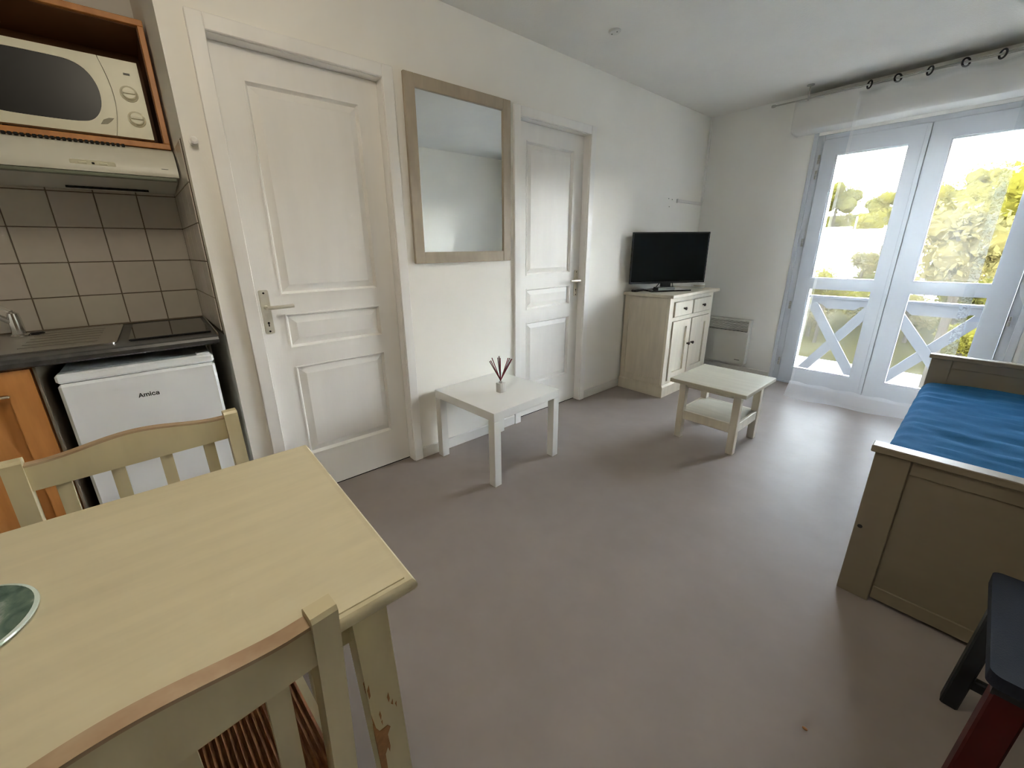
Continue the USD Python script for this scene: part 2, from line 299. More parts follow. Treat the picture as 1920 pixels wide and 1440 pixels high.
# ------------------------------------------------------------------ doors
def panelled_door(n, D, lx, panels, handle_y, hand, label):
    a, b, zt = D
    t = Thing(f"door_{n}", label, "door", (0, (a + b) / 2, 0), kind="structure")
    # leaf with raised-and-fielded panels: stiles and rails around recessed fields
    poly = sbox(a + 0.003, 0.008, b - 0.003, zt - 0.004)
    for (y0, y1, z0, z1) in panels: poly = poly.difference(sbox(y0, z0, y1, z1))
    leaf = t.part("leaf", cat(extr(poly, "x", lx - 0.038, lx), bx(lx - 0.038, lx - 0.022, a + 0.003, b - 0.003, 0.008, zt - 0.004)), M_white, smooth=False)
    for (y0, y1, z0, z1) in panels:
        m, g = 0.008, 0.034
        moul = []
        for (p, q, s0, s1) in (((y0, z0), (y1, z0), (1, 1), (-1, 1)), ((y1, z0), (y1, z1), (-1, 1), (-1, -1)), ((y1, z1), (y0, z1), (-1, -1), (1, -1)), ((y0, z1), (y0, z0), (1, -1), (1, 1))):
            o = [(p, 0), (q, 0)]; w1 = 0.016
            P0, Q0 = np.array(p), np.array(q); P1, Q1 = P0 + np.array(s0) * w1, Q0 + np.array(s1) * w1
            pts = [(lx + 0.003, *P0), (lx + 0.003, *Q0), (lx - 0.024, *P0), (lx - 0.024, *Q0), (lx + 0.003, *(P0 + np.array(s0) * 0.006)), (lx + 0.003, *(Q0 + np.array(s1) * 0.006)), (lx - 0.018, *P1), (lx - 0.018, *Q1), (lx - 0.024, *P1), (lx - 0.024, *Q1)]
            moul.append(trimesh.convex.convex_hull(np.array(pts)))
        t.part("panel_moulding", cat(*moul), M_white, smooth=False)
        yo0, yo1, zo0, zo1 = y0 + 0.014, y1 - 0.014, z0 + 0.014, z1 - 0.014
        field = hexa([(lx - 0.023, y, z) for y in (yo0, yo1) for z in (zo0, zo1)] + [(lx - 0.019, y, z) for y in (yo0, yo1) for z in (zo0, zo1)],
                     [(lx - 0.004, y, z) for y in (yo0 + g, yo1 - g) for z in (zo0 + g, zo1 - g)])
        t.part("raised_panel", field, M_white, smooth=False)
    # casing
    cw = 0.056
    t.part("door_casing", bx(-0.001, 0.017, a - cw, a, 0, zt + cw, 0.003), M_white)
    t.part("door_casing", bx(-0.001, 0.017, b, b + cw, 0, zt + cw, 0.003), M_white)
    t.part("door_casing", bx(-0.001, 0.0165, a, b, zt, zt + cw, 0.003), M_white)
    t.part("door_jamb", cat(bx(-0.12, 0.002, a - 0.008, a + 0.002, 0, zt), bx(-0.12, 0.002, b - 0.002, b + 0.008, 0, zt), bx(-0.12, 0.002, a, b, zt - 0.003, zt + 0.008)), M_white, smooth=False)
    t.part("threshold_shade", bx(-0.118, lx - 0.004, a + 0.002, b - 0.002, -0.001, 0.0065), M_dark, smooth=False)  # dark sheet standing in for the shade under the door
    # handle set
    hy, s = handle_y, hand
    pl = extr(sbox(hy - 0.012, 0.918, hy + 0.012, 1.108).buffer(0.008), "x", lx - 0.001, lx + 0.007)
    hp = t.part("handle_plate", pl, M_nickel)
    lev = cat(rod((lx + 0.005, hy, 1.036), (lx + 0.052, hy, 1.036), 0.010, 16), tube([(lx + 0.050, hy, 1.036), (lx + 0.052, hy + s * 0.02, 1.036), (lx + 0.050, hy + s * 0.112, 1.038)], 0.0085, 12))
    t.part("lever", lev, M_nickel, parent=hp)
    t.part("keyhole", cat(rod((lx + 0.006, hy, 0.962), (lx + 0.0078, hy, 0.962), 0.005), bx(lx + 0.006, lx + 0.0078, hy - 0.0022, hy + 0.0022, 0.945, 0.962)), M_dark, parent=hp)
    for z in (0.922, 1.102): t.part("screw", rod((lx + 0.006, hy, z), (lx + 0.0078, hy, z), 0.0045), M_dark, parent=hp)
    return t
panelled_door(1, D1, -0.055, [(0.432, 0.920, 1.085, 1.972), (0.436, 0.920, 0.822, 0.995), (0.443, 0.922, 0.225, 0.728)], 0.361, 1, "white three-panel door beside the kitchen recess, left of the mirror")
panelled_door(2, D2, -0.052, [(2.042, 2.526, 1.098, 1.970), (2.044, 2.530, 0.848, 1.003), (2.046, 2.532, 0.250, 0.754)], 2.594, -1, "white three-panel door between the mirror and the sideboard")

# ------------------------------------------------------------------ french window
fw = Thing("window_1", "white french window with two glazed leaves opening on the balcony", "window", (1.615, L, 0), kind="structure")
YI, YO = L - 0.004, L + 0.056         # room side and outer side of the leaves
fw.part("window_frame", cat(bx(0.925, 0.975, L + 0.012, L + 0.07, 0.0, 2.165, 0.003), bx(2.262, 2.315, L + 0.012, L + 0.07, 0.0, 2.165, 0.003), bx(0.975, 2.262, L + 0.012, L + 0.07, 2.127, 2.165, 0.003), bx(0.975, 2.262, L - 0.002, L + 0.075, -0.02, 0.020, 0.003)), M_pvc)
fw.part("frame_trim", cat(bx(0.897, 0.930, L - 0.008, L + 0.002, 0.0, 2.185, 0.002), bx(2.310, 2.350, L - 0.008, L + 0.002, 0.0, 2.185, 0.002)), M_pvc)
def leaf(x0, x1, g0, g1):
    poly = sbox(x0 + 0.003, 0.022, x1 - 0.003, 2.123).difference(sbox(g0, 0.155, g1, 0.915)).difference(sbox(g0, 0.995, g1, 2.004))
    p = fw.part("leaf", extr(poly, "y", YI, YO), M_pvc, smooth=False)
    bead = []
    for z0, z1 in ((0.155, 0.915), (0.995, 2.004)):
        o = sbox(g0, z0, g1, z1); bead.append(extr(o.difference(o.buffer(-0.010, join_style=2)), "y", YI + 0.012, YO - 0.012))
    fw.part("glazing_bead", cat(*bead), M_pvc, parent=p, smooth=False)
    for z0, z1 in ((0.155, 0.915), (0.995, 2.004)):
        fw.part("pane", bx(g0 + 0.002, g1 - 0.002, L + 0.024, L + 0.028, z0 + 0.002, z1 - 0.002), M_pane, parent=p, smooth=False)
leaf(0.975, 1.613, 1.075, 1.516)
leaf(1.617, 2.262, 1.730, 2.150)
fw.part("meeting_cover", cat(bx(1.588, 1.6145, L - 0.012, L - 0.004, 0.03, 2.12, 0.002), bx(1.595, 1.637, L + 0.056, L + 0.066, 0.022, 2.130, 0.002)), M_pvc)
for x, s in ((0.962, 1), (2.275, -1)):
    for z in (0.205, 0.75, 1.307, 1.98, 1.86) if s == 1 else (0.205, 0.755, 1.307, 1.98):
        fw.part("hinge", cat(rod((x, L - 0.009, z - 0.034), (x, L - 0.009, z - 0.002), 0.0085), rod((x, L - 0.009, z + 0.002), (x, L - 0.009, z + 0.034), 0.0085)), M_rod)

box_poly = Polygon([(4.345, 2.425), (4.335, 2.41), (4.333, 2.24), (4.337, 2.215), (4.35, 2.197), (4.375, 2.187), (L, 2.187), (L, 2.425)])
sh = Thing("shutter_box", "white roller shutter box above the french window", "shutter box", (1.64, L, 2.187))
sh.part("casing", extr(box_poly, "x", 0.775, 2.48), M_box)
sh.part("end_cap", extr(box_poly.buffer(0.003), "x", 0.765, 0.777), M_box)
sh.part("end_cap", extr(box_poly.buffer(0.003), "x", 2.478, 2.49), M_box)
sh.part("top_strip", bx(0.80, 2.46, 4.342, 4.352, 2.424, 2.432), M_rod)  # grey strip along the top edge of the shutter box

# ================================================================== KITCHEN
YL = -1.25                            # the kitchen run goes on past the left of the frame
ct = Thing("countertop", "dark stone-look kitchen worktop along the tiled recess", "countertop", (-0.35, -0.5, 0.905))
front = [(0.0, 0.912), (0.006, 0.906)]
prof = Polygon([(-0.6945, 0.908), (0.016, 0.908), (0.022, 0.914), (0.022, 0.928), (0.016, 0.938), (0.006, 0.942), (-0.6945, 0.942)])
v = extr(prof, "y", YL, 0.150); ct.part("slab", v, M_worktop)
ct.part("edge_joint", bx(-0.6945, 0.0, 0.1485, 0.1535, 0.9395, 0.952), M_steel)
ct.part("back_joint", bx(-0.6945, -0.686, YL, 0.150, 0.941, 0.950, 0.003), M_grout)
sk = Thing("kitchen_sink", "stainless steel sink and drainer set in the dark worktop", "sink", (-0.36, -0.6, 0.942))
sk.part("drainer", extr(sbox(-0.63, -1.1, -0.10, -0.20).buffer(0.02), "z", 0.9415, 0.9465), M_steel)
for k in range(6): sk.part("drainer_rib", bx(-0.58 + k * 0.075, -0.565 + k * 0.075, -0.46, -0.24, 0.946, 0.9482, 0.0012), M_steel)
sk.part("rim", extr(sbox(-0.63, -1.1, -0.10, -0.20).buffer(0.022).difference(sbox(-0.63, -1.1, -0.10, -0.20).buffer(0.012)), "z", 0.944, 0.9485), M_steel)
hb = Thing("hob", "black glass hob at the right end of the worktop", "hob", (-0.36, 0.0, 0.942))
hb.part("glass", extr(sbox(-0.60, -0.135, -0.115, 0.125).buffer(0.008), "z", 0.942, 0.9475), M_glassblack)
hb.part("front_trim", bx(-0.112, -0.100, -0.14, 0.135, 0.942, 0.950, 0.002), M_black)
tp = Thing("kitchen_tap", "chrome kitchen tap at the left edge of the photo, over the sink", "tap", (-0.58, -0.53, 0.946))
tp.part("body", cat(lathe([(0.0, 0), (0.028, 0), (0.028, 0.006), (0.022, 0.012), (0.021, 0.075), (0.018, 0.10), (0.008, 0.108), (0, 0.108)], (-0.56, -0.510, 0.946))), M_chrome)
tp.part("spout", tube([(-0.555, -0.520, 1.01), (-0.52, -0.58, 1.075), (-0.45, -0.68, 1.085), (-0.42, -0.72, 1.06)], 0.011), M_chrome)
tp.part("lever", bar((-0.56, -0.51, 1.053), (-0.60, -0.56, 1.085), 0.018, 0.008, (0, 1, 0)), M_chrome)
single("black_item", lathe([(0, 0), (0.022, 0), (0.024, 0.006), (0.018, 0.010), (0, 0.010)], (-0.585, -0.462, 0.9468), 20), M_black, "small black item lying on the drainer at the foot of the tap", "sink plug")  # small black shape beside the tap, not identified further

kc = Thing("base_cabinet", "orange wooden kitchen cupboard left of the white fridge", "cabinet", (-0.35, -0.80, 0))
kc.part("body", cat(bx(-0.69, -0.022, -1.25, -0.405, 0.10, 0.905), bx(-0.69, -0.07, -1.25, -0.405, 0.0, 0.10)), M_alder, smooth=False)
dp = kc.part("door", cat(extr(sbox(-1.0, 0.12, -0.412, 0.90).difference(sbox(-0.93, 0.19, -0.482, 0.82)), "x", -0.020, 0.0), bx(-0.020, -0.012, -0.95, -0.47, 0.17, 0.84)), M_alder, smooth=False)
kc.part("handle", bar((0.012, -0.60, 0.815), (0.012, -0.475, 0.815), 0.012, 0.008, (1, 0, 0)), M_nickel, parent=dp)
kc.part("side_panel", bx(-0.69, 0.0, -0.405, -0.398, 0.0, 0.905), M_grout, smooth=False, label="dark strip between the cupboard and the fridge")  # dark strip filling the space between cupboard and fridge

fr = Thing("fridge", "small white fridge under the worktop with Amica printed on its door", "fridge", (-0.26, -0.125, 0))
fr.part("body", bx(-0.55, -0.052, -0.360, 0.114, 0.012, 0.862, 0.006), M_fridge)
dr = fr.part("door", cat(bx(-0.050, 0.0, -0.363, 0.117, 0.02, 0.826, 0.010)), M_fridge)
fr.part("door_top_trim", bx(-0.050, 0.001, -0.363, 0.117, 0.829, 0.864, 0.008), M_fridge, parent=dr)
fr.part("top_hinge", bx(-0.055, -0.012, 0.06, 0.108, 0.862, 0.872, 0.003), M_fridge)
tx = meshkit.text_mesh("Amica", 0.0165, 0.0008, bold=True)
def text_on_x(tx, x, y, z, s=1.0, tilt=0.0):
    """Lettering on a plane that faces +x: reads along +y."""
    v = tx.vertices * s; w = np.column_stack([x + v[:, 2], y + v[:, 0], z + v[:, 1]]); m = trimesh.Trimesh(w, tx.faces, process=False); return m
fr.part("brand_lettering", text_on_x(tx, 0.0003, -0.156, 0.728), M_ink, parent=dr, smooth=False)
fr.part("foot", cat(rod((-0.08, -0.32, 0), (-0.08, -0.32, 0.014), 0.018), rod((-0.08, 0.07, 0), (-0.08, 0.07, 0.014), 0.018), rod((-0.5, -0.32, 0), (-0.5, -0.32, 0.014), 0.018), rod((-0.5, 0.07, 0), (-0.5, 0.07, 0.014), 0.018)), M_black)

# wall cabinet with microwave
XF = -0.33
wc = Thing("wall_cabinet", "open orange-wood wall cabinet holding the microwave", "cabinet", (-0.5, -0.15, 1.72))
wc.part("bottom_board", bx(-0.697, XF, -0.46, 0.158, 1.720, 1.742, 0.002), M_alder)
wc.part("top_board", bx(-0.697, XF, -0.46, 0.158, 2.168, 2.190, 0.002), M_alder)
wc.part("side_board", bx(-0.697, XF, 0.138, 0.158, 1.742, 2.168, 0.002), M_alder)
wc.part("side_board", bx(-0.697, XF, -0.46, -0.44, 1.742, 2.168, 0.002), M_alder)
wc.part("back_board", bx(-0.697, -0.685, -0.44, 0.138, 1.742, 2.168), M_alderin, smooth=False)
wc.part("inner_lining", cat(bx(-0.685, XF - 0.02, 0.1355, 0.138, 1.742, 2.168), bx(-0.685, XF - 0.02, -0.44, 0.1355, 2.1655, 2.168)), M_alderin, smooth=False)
mw = Thing("microwave", "cream microwave oven with a dark window, inside the wall cabinet", "microwave", (-0.5, -0.12, 1.743))
m0, m1, z0, z1, mx = -0.365, 0.108, 1.754, 2.036, -0.345
mw.part("body", bx(-0.66, mx - 0.022, m0, m1, z0, z1, 0.006), M_mwave)
# door: gently rounded window, the joint with the control panel bows to the right
arc = [(0.000 + 0.022 * math.sin(PI * k / 12) - 0.012, z0 + (z1 - z0) * k / 12) for k in range(13)]
dpoly = Polygon([(m0, z0)] + arc + [(m0, z1)])
wpoly = sbox(-0.315, 1.815, -0.095, 1.985).buffer(0.032)
wpoly = wpoly.intersection(sbox(-0.345, 1.79, -0.035, 2.012))
wpoly = Polygon([(-0.33, 1.800), (-0.20, 1.797), (-0.10, 1.799), (-0.068, 1.812), (-0.043, 1.850), (-0.036, 1.895), (-0.040, 1.935), (-0.058, 1.972), (-0.088, 1.993), (-0.13, 1.999), (-0.33, 2.000), (-0.345, 1.985), (-0.345, 1.815)])
q_ = list(wpoly.exterior.coords)[:-1]
for _ in range(4): q_ = [tuple(np.array(a) * (1 - t) + np.array(b) * t) for a, b in zip(q_, q_[1:] + q_[:1]) for t in (0.25, 0.75)]
wpoly = Polygon(q_).buffer(0.0075)
md = mw.part("door", extr(dpoly.difference(wpoly), "x", mx - 0.022, mx), M_mwave)
mw.part("door_window", extr(wpoly, "x", mx - 0.020, mx - 0.003), M_black, parent=md)
slit = Polygon([(-0.052, 1.790), (-0.040, 1.808), (-0.022, 1.817), (-0.006, 1.818), (-0.016, 1.806), (-0.030, 1.794)])
mw.part("door_grip", extr(slit, "x", mx - 0.001, mx + 0.0015), mat("grip_shade", (0.36, 0.34, 0.25), 0.5), parent=md)  # darker cream patch gives the shade inside the grip
cpoly = Polygon([(m1, z0), (m1, z1)] + [(a + 0.002, b) for a, b in reversed(arc)])
mc = mw.part("control_panel", extr(cpoly, "x", mx - 0.022, mx - 0.001), M_mwave)
for (ky, kz) in ((0.061, 1.917), (0.066, 1.826)):
    kn = lathe([(0, 0), (0.029, 0), (0.029, 0.004), (0.024, 0.008), (0.022, 0.018), (0.019, 0.020), (0, 0.020)], (0, 0, 0), 28)
    kn.apply_transform(trimesh.transformations.rotation_matrix(PI / 2, [0, 1, 0])); kn.apply_translation((mx - 0.001, ky, kz)); k = mw.part("dial", kn, M_mwave, parent=mc)
    mw.part("dial_grip", bx(mx + 0.018, mx + 0.026, ky - 0.020, ky + 0.020, kz - 0.004, kz + 0.004, 0.002), M_mwave, parent=mc)
mw.part("badge", bx(mx - 0.001, mx + 0.0006, 0.058, 0.078, 1.985, 1.992), M_greyink, parent=mc)
mw.part("foot", cat(*[rod((x, y, 1.742), (x, y, 1.756), 0.012) for x in (-0.62, -0.39) for y in (-0.32, 0.07)]), M_black)

hd = Thing("range_hood", "cream slimline range hood under the wall cabinet", "range hood", (-0.45, -0.15, 1.59))
hp = Polygon([(-0.697, 1.718), (-0.34, 1.718), (-0.312, 1.705), (-0.285, 1.672), (-0.272, 1.640), (-0.268, 1.612), (-0.272, 1.600), (-0.30, 1.598), (-0.30, 1.606), (-0.697, 1.580)])
hd.part("shell", extr(hp, "y", -0.46, 0.160), M_hood)
hd.part("underside_tray", hexa([(-0.69, -0.45, 1.574), (-0.69, 0.154, 1.574), (-0.335, -0.45, 1.590), (-0.335, 0.154, 1.590)], [(-0.69, -0.45, 1.582), (-0.69, 0.154, 1.582), (-0.335, -0.45, 1.604), (-0.335, 0.154, 1.604)]), M_heater)
hd.part("visor", bx(-0.300, -0.2685, -0.455, 0.150, 1.584, 1.5975, 0.003), mat("smoked_visor", (0.22, 0.24, 0.19), 0.25))
hd.part("filter_slot", bx(-0.60, -0.59, -0.23, 0.05, 1.5695, 1.578), M_dark)
cps = extr(sbox(-0.165, 1.629, -0.045, 1.635).buffer(0.006), "x", 0, 0.006)
sl = trimesh.transformations.rotation_matrix(math.atan2(0.013, 0.032), [0, 1, 0], [0, 0, 1.632])
cps.apply_transform(sl); cps.apply_translation((-0.2725, 0, 0)); sp_ = hd.part("switch_panel", cps, M_mwave)
for yy, mm in ((-0.135, M_mwave), (-0.105, M_ink), (-0.075, M_mwave)):
    q = bx(0.006, 0.009, yy - (0.004 if mm is M_ink else 0.012), yy + (0.004 if mm is M_ink else 0.012), 1.6285, 1.6355, 0.001); q.apply_transform(sl); q.apply_translation((-0.2725, 0, 0)); hd.part("switch", q, mm, parent=sp_)
q = bx(-0.002, 0.002, 0.105, 0.128, 1.624, 1.632); q.apply_transform(sl); q.apply_translation((-0.2715, 0, 0)); hd.part("badge", q, M_greyink)
for k in range(22):
    yy = -0.33 + k * 0.0155
    hd.part("vent_slot", bx(-0.328, -0.309, yy, yy + 0.009, 1.711, 1.7195), M_dark, smooth=False)
hk = Thing("coat_hook", "small white knob hook on the wall edge left of the first door", "hook", (0.0, 0.212, 1.70))
hk.part("plate", lathe([(0, 0), (0.016, 0), (0.016, 0.004), (0, 0.006)], (0, 0, 0), 20).apply_transform(trimesh.transformations.rotation_matrix(PI / 2, [0, 1, 0])).apply_translation((0.0, 0.212, 1.70)), M_white)
hk.part("knob", lathe([(0, 0), (0.007, 0), (0.006, 0.014), (0.012, 0.022), (0.013, 0.030), (0.008, 0.035), (0, 0.036)], (0, 0, 0), 20).apply_transform(trimesh.transformations.rotation_matrix(PI / 2, [0, 1, 0])).apply_translation((0.003, 0.212, 1.70)), M_white)

# ================================================================== LEFT WALL
TILT = math.radians(0.55)
mr = Thing("wall_mirror", "large mirror in a limed oak frame between the two doors", "mirror", (0.0, 1.48, 1.21))
def tilt(m): m = m.copy(); m.apply_transform(trimesh.transformations.rotation_matrix(TILT, [0, 1, 0], [0.002, 1.48, 1.21])); return m
fy0, fy1, fz0, fz1, fwid = 1.126, 1.835, 1.212, 2.138, 0.062
mr.part("frame_stile", tilt(bx(0.002, 0.022, fy0, fy0 + fwid, fz0, fz1, 0.003)), M_mirrorframe)
mr.part("frame_stile", tilt(bx(0.002, 0.022, fy1 - fwid, fy1, fz0, fz1, 0.003)), M_mirrorframe)
mr.part("frame_rail", tilt(bx(0.002, 0.021, fy0 + fwid, fy1 - fwid, fz1 - fwid, fz1, 0.002)), M_mirrorframe)
mr.part("frame_rail", tilt(bx(0.002, 0.021, fy0 + fwid, fy1 - fwid, fz0, fz0 + fwid, 0.002)), M_mirrorframe)
mr.part("mirror_glass", tilt(bx(0.008, 0.012, fy0 + fwid - 0.004, fy1 - fwid + 0.004, fz0 + fwid - 0.004, fz1 - fwid + 0.004)), M_mirror, smooth=False)
cb = Thing("cable_trunking", "white cable trunking in the corner above the television", "trunking", (0.0, 4.4, 1.7))
cb.part("duct", bx(0.0, 0.016, 3.995, 4.498, 1.698, 1.724, 0.002), M_skirt)
cb.part("duct", bx(0.0, 0.020, L - 0.020, L, 1.724, H, 0.002), M_wallw)
cb.part("end_cap", bx(0.0, 0.017, 3.985, 3.996, 1.692, 1.728, 0.002), M_heater)
for i, (y, z) in enumerate([(3.84, 1.722), (3.905, 1.717), (3.862, 1.652)]):
    rp = lathe([(0, 0), (0.005, 0), (0.004, 0.003), (0, 0.003)], (0, 0, 0), 10); rp.apply_transform(trimesh.transformations.rotation_matrix(PI / 2, [0, 1, 0])); rp.apply_translation((0, y, z))
    single("wall_plug", rp, M_greyink, ["grey plug left in the wall, furthest from the trunking", "grey plug left in the wall, closest to the trunking end", "grey plug left in the wall, lowest of the three"][i], "wall plug")
cl = Thing("ceiling_rose", "small white ceiling outlet plate above the sideboard side of the room", "ceiling outlet", (0.385, 2.337, H))
cl.part("plate", lathe([(0, -0.010), (0.030, -0.010), (0.036, -0.004), (0.036, 0), (0, 0)], (0.385, 2.337, H), 28), M_heater)
cl.part("screw", cat(*[rod((0.385 + dx, 2.337, H - 0.012), (0.385 + dx, 2.337, H - 0.009), 0.004) for dx in (-0.018, 0.018)]), M_greyink)

# ================================================================== SIDE TABLE + DIFFUSER
lr = 0.0617
lt = Thing("side_table", "square white lacquered side table under the mirror", "side table", (0.0328, 1.184, 0), lr)
lt.part("top", bx(0, 0.55, 0, 0.55, 0.400, 0.45, 0.0015), M_lack, world=False)
for x in (0, 0.5):
    for y in (0, 0.5): lt.part("leg", bx(x + 0.0005, x + 0.0495, y + 0.0005, y + 0.0495, 0, 0.3985, 0.0015), M_lack, world=False)
dfx, dfy = 0.339, 1.467
rd = Thing("reed_diffuser", "frosted bottle of red scent reeds on the white side table", "reed diffuser", (dfx, dfy, 0.45))
bt = extr(Point(0, 0).buffer(0.018, 16).union(sbox(-0.017, -0.017, 0.017, 0.017)).buffer(0.004), "z", 0.0, 0.058); bt.apply_translation((dfx, dfy, 0.45))
rd.part("bottle", bt, M_frost)
rd.part("neck", lathe([(0.0, 0), (0.011, 0), (0.010, 0.012), (0, 0.012)], (dfx, dfy, 0.507), 20), M_frost)
rng = np.random.default_rng(3)
offs = [(-0.045, -0.02), (-0.05, -0.035), (-0.040, 0.0), (-0.006, 0.012), (0.000, -0.012), (-0.012, -0.006), (0.038, 0.005), (0.052, 0.010), (0.056, -0.012), (0.046, 0.02)]
for i, (a, b) in enumerate(offs):
    # spread across the view: along the room's diagonal
    d = np.array([0.643, 0.766, 0]); e = np.array([-0.766, 0.643, 0])
    top = np.array([dfx, dfy, 0.0]) + d * a * 1.25 + e * b * 1.3 + np.array([0, 0, 0.672 - abs(a) * 0.25 + rng.uniform(-0.006, 0.006)])
    bot = np.array([dfx, dfy, 0.512]) - d * a * 0.10 - e * b * 0.1
    rd.part("reed", rod(bot, top, 0.0027, 6), M_reed[i % 2])

# ================================================================== COFFEE TABLE
ch = 0.435
cx0, cx1, cy0, cy1 = 0.866, 1.344, 2.529, 3.042
co = Thing("coffee_table", "low whitewashed wooden coffee table with a lower shelf", "coffee table", (1.105, 2.786, 0))
co.part("top", bx(cx0, cx1, cy0, cy1, ch - 0.026, ch, 0.003), M_coffee)
lx0, lx1, ly0, ly1, lw = 0.910, 1.300, 2.588, 2.985, 0.044
for x in (lx0, lx1 - lw):
    for y in (ly0, ly1 - lw): co.part("leg", bx(x, x + lw, y, y + lw, 0, ch - 0.026, 0.003), M_wash)
co.part("apron", bx(lx0 + lw, lx1 - lw, ly0 + 0.010, ly0 + 0.030, ch - 0.062, ch - 0.026, 0.002), M_wash)
co.part("apron", bx(lx0 + lw, lx1 - lw, ly1 - 0.030, ly1 - 0.010, ch - 0.062, ch - 0.026, 0.002), M_wash)
co.part("apron", bx(lx0 + 0.010, lx0 + 0.030, ly0 + lw, ly1 - lw, ch - 0.062, ch - 0.026, 0.002), M_wash)
co.part("apron", bx(lx1 - 0.030, lx1 - 0.010, ly0 + lw, ly1 - lw, ch - 0.062, ch - 0.026, 0.002), M_wash)
zs = 0.205
co.part("shelf", bx(lx0 + 0.014, lx1 - 0.014, ly0 + 0.014, ly1 - 0.014, zs - 0.008, zs - 0.001), M_coffee)
co.part("shelf_rail", bx(lx0 + lw, lx1 - lw, ly0 + 0.006, ly0 + 0.024, zs - 0.062, zs, 0.002), M_wash)
co.part("shelf_rail", bx(lx0 + lw, lx1 - lw, ly1 - 0.024, ly1 - 0.006, zs - 0.062, zs, 0.002), M_wash)
co.part("shelf_rail", bx(lx0 + 0.006, lx0 + 0.024, ly0 + lw, ly1 - lw, zs - 0.062, zs, 0.002), M_wash)
co.part("shelf_rail", bx(lx1 - 0.024, lx1 - 0.006, ly0 + lw, ly1 - lw, zs - 0.062, zs, 0.002), M_wash)

# ================================================================== SIDEBOARD
sbx, sy0, sy1 = 0.450, 3.222, 4.030
sd = Thing("sideboard", "whitewashed sideboard with two drawers and two doors in the corner", "sideboard", (0.24, 3.63, 0))
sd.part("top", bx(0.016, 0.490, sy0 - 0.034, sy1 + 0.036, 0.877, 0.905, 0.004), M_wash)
# carcass: side panels with a frame, front frame
side = sbox(0.018, 0.10, sbx - 0.0202, 0.877).difference(sbox(0.062, 0.155, sbx - 0.045, 0.790))
sd.part("side_frame", extr(side, "y", sy0, sy0 + 0.020), M_wash, smooth=False)
sd.part("side_panel", bx(0.05, sbx - 0.03, sy0 + 0.007, sy0 + 0.014, 0.14, 0.80), M_wash, smooth=False)
sd.part("side_frame", bx(0.018, sbx - 0.0202, sy1 - 0.020, sy1, 0.10, 0.877), M_wash, smooth=False)
FY0, FY1 = sy0 + 0.028, sy1 - 0.028
ym = (sy0 + sy1) / 2
D_ = [(sy0 + 0.075, ym - 0.012), (ym + 0.012, sy1 - 0.050)]
fpoly = sbox(sy0, 0.10, sy1, 0.877)
for a, b in D_: fpoly = fpoly.difference(sbox(a - 0.006, 0.705, b + 0.004, 0.838)).difference(sbox(a - 0.006, 0.135, b + 0.004, 0.672))
sd.part("front_frame", extr(fpoly, "x", sbx - 0.020, sbx), M_washlit, smooth=False)
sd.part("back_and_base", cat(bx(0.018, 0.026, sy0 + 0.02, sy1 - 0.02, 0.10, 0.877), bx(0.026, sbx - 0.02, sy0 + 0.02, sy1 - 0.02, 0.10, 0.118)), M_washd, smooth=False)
def cknob(x, y, z):
    m = lathe([(0, 0), (0.008, 0), (0.0065, 0.010), (0.013, 0.017), (0.014, 0.022), (0.009, 0.027), (0, 0.028)], (0, 0, 0), 18)
    m.apply_transform(trimesh.transformations.rotation_matrix(PI / 2, [0, 1, 0])); m.apply_translation((x, y, z)); return m
for i, (a, b) in enumerate(D_):
    d = sd.part("drawer", bx(sbx - 0.35, sbx + 0.012, a, b, 0.709, 0.834, 0.004), M_washlit)
    sd.part("knob", cknob(sbx + 0.011, (a + b) / 2, 0.772), M_knob, parent=d)
    dpol = sbox(a, 0.139, b, 0.668)
    d = sd.part("door", cat(extr(dpol.difference(sbox(a + 0.065, 0.205, b - 0.065, 0.605)), "x", sbx - 0.014, sbx + 0.010), bx(sbx - 0.012, sbx - 0.004, a + 0.05, b - 0.05, 0.19, 0.62)), M_washlit, smooth=False)
    sd.part("knob", cknob(sbx + 0.009, b - 0.026 if i == 0 else a + 0.026, 0.44), M_knob, parent=d)
sd.part("plinth", cat(bx(0.018, sbx + 0.016, sy0 - 0.014, sy1 + 0.014, 0.0, 0.092), hexa([(0.018, sy0 - 0.014, 0.092), (sbx + 0.016, sy0 - 0.014, 0.092), (0.018, sy1 + 0.014, 0.092), (sbx + 0.016, sy1 + 0.014, 0.092)], [(0.018, sy0 - 0.002, 0.106), (sbx + 0.003, sy0 - 0.002, 0.106), (0.018, sy1 + 0.002, 0.106), (sbx + 0.003, sy1 + 0.002, 0.106)])), M_wash, smooth=False)

# ------------------------------------------------------------------ television
ta = 1.041
tv = Thing("television", "black flat-screen television on the sideboard", "television", (0.242, 3.515, 0.905), ta)
# own frame: x along the screen's width, -y faces the viewer
tv.part("bezel", cat(extr(sbox(-0.3655, 0.067, 0.3655, 0.504).difference(sbox(-0.355, 0.083, 0.355, 0.494)), "y", -0.012, 0.004)), M_black, world=False, smooth=False)
tv.part("screen", bx(-0.356, 0.356, -0.0085, 0.0, 0.082, 0.495), M_screen, world=False, smooth=False)
tv.part("rear_housing", hexa([(-0.362, 0.003, 0.07), (0.362, 0.003, 0.07), (-0.362, 0.003, 0.50), (0.362, 0.003, 0.50)], [(-0.26, 0.05, 0.10), (0.26, 0.05, 0.10), (-0.26, 0.05, 0.42), (0.26, 0.05, 0.42)]), M_black, world=False, smooth=False)
tv.part("stand_neck", bx(-0.045, 0.045, 0.004, 0.034, 0.012, 0.12, 0.004), M_black, world=False)
tv.part("stand_base", extr(sbox(-0.18, -0.085, 0.18, 0.095).buffer(0.012), "z", 0.0012, 0.012), M_glassblack, world=False)
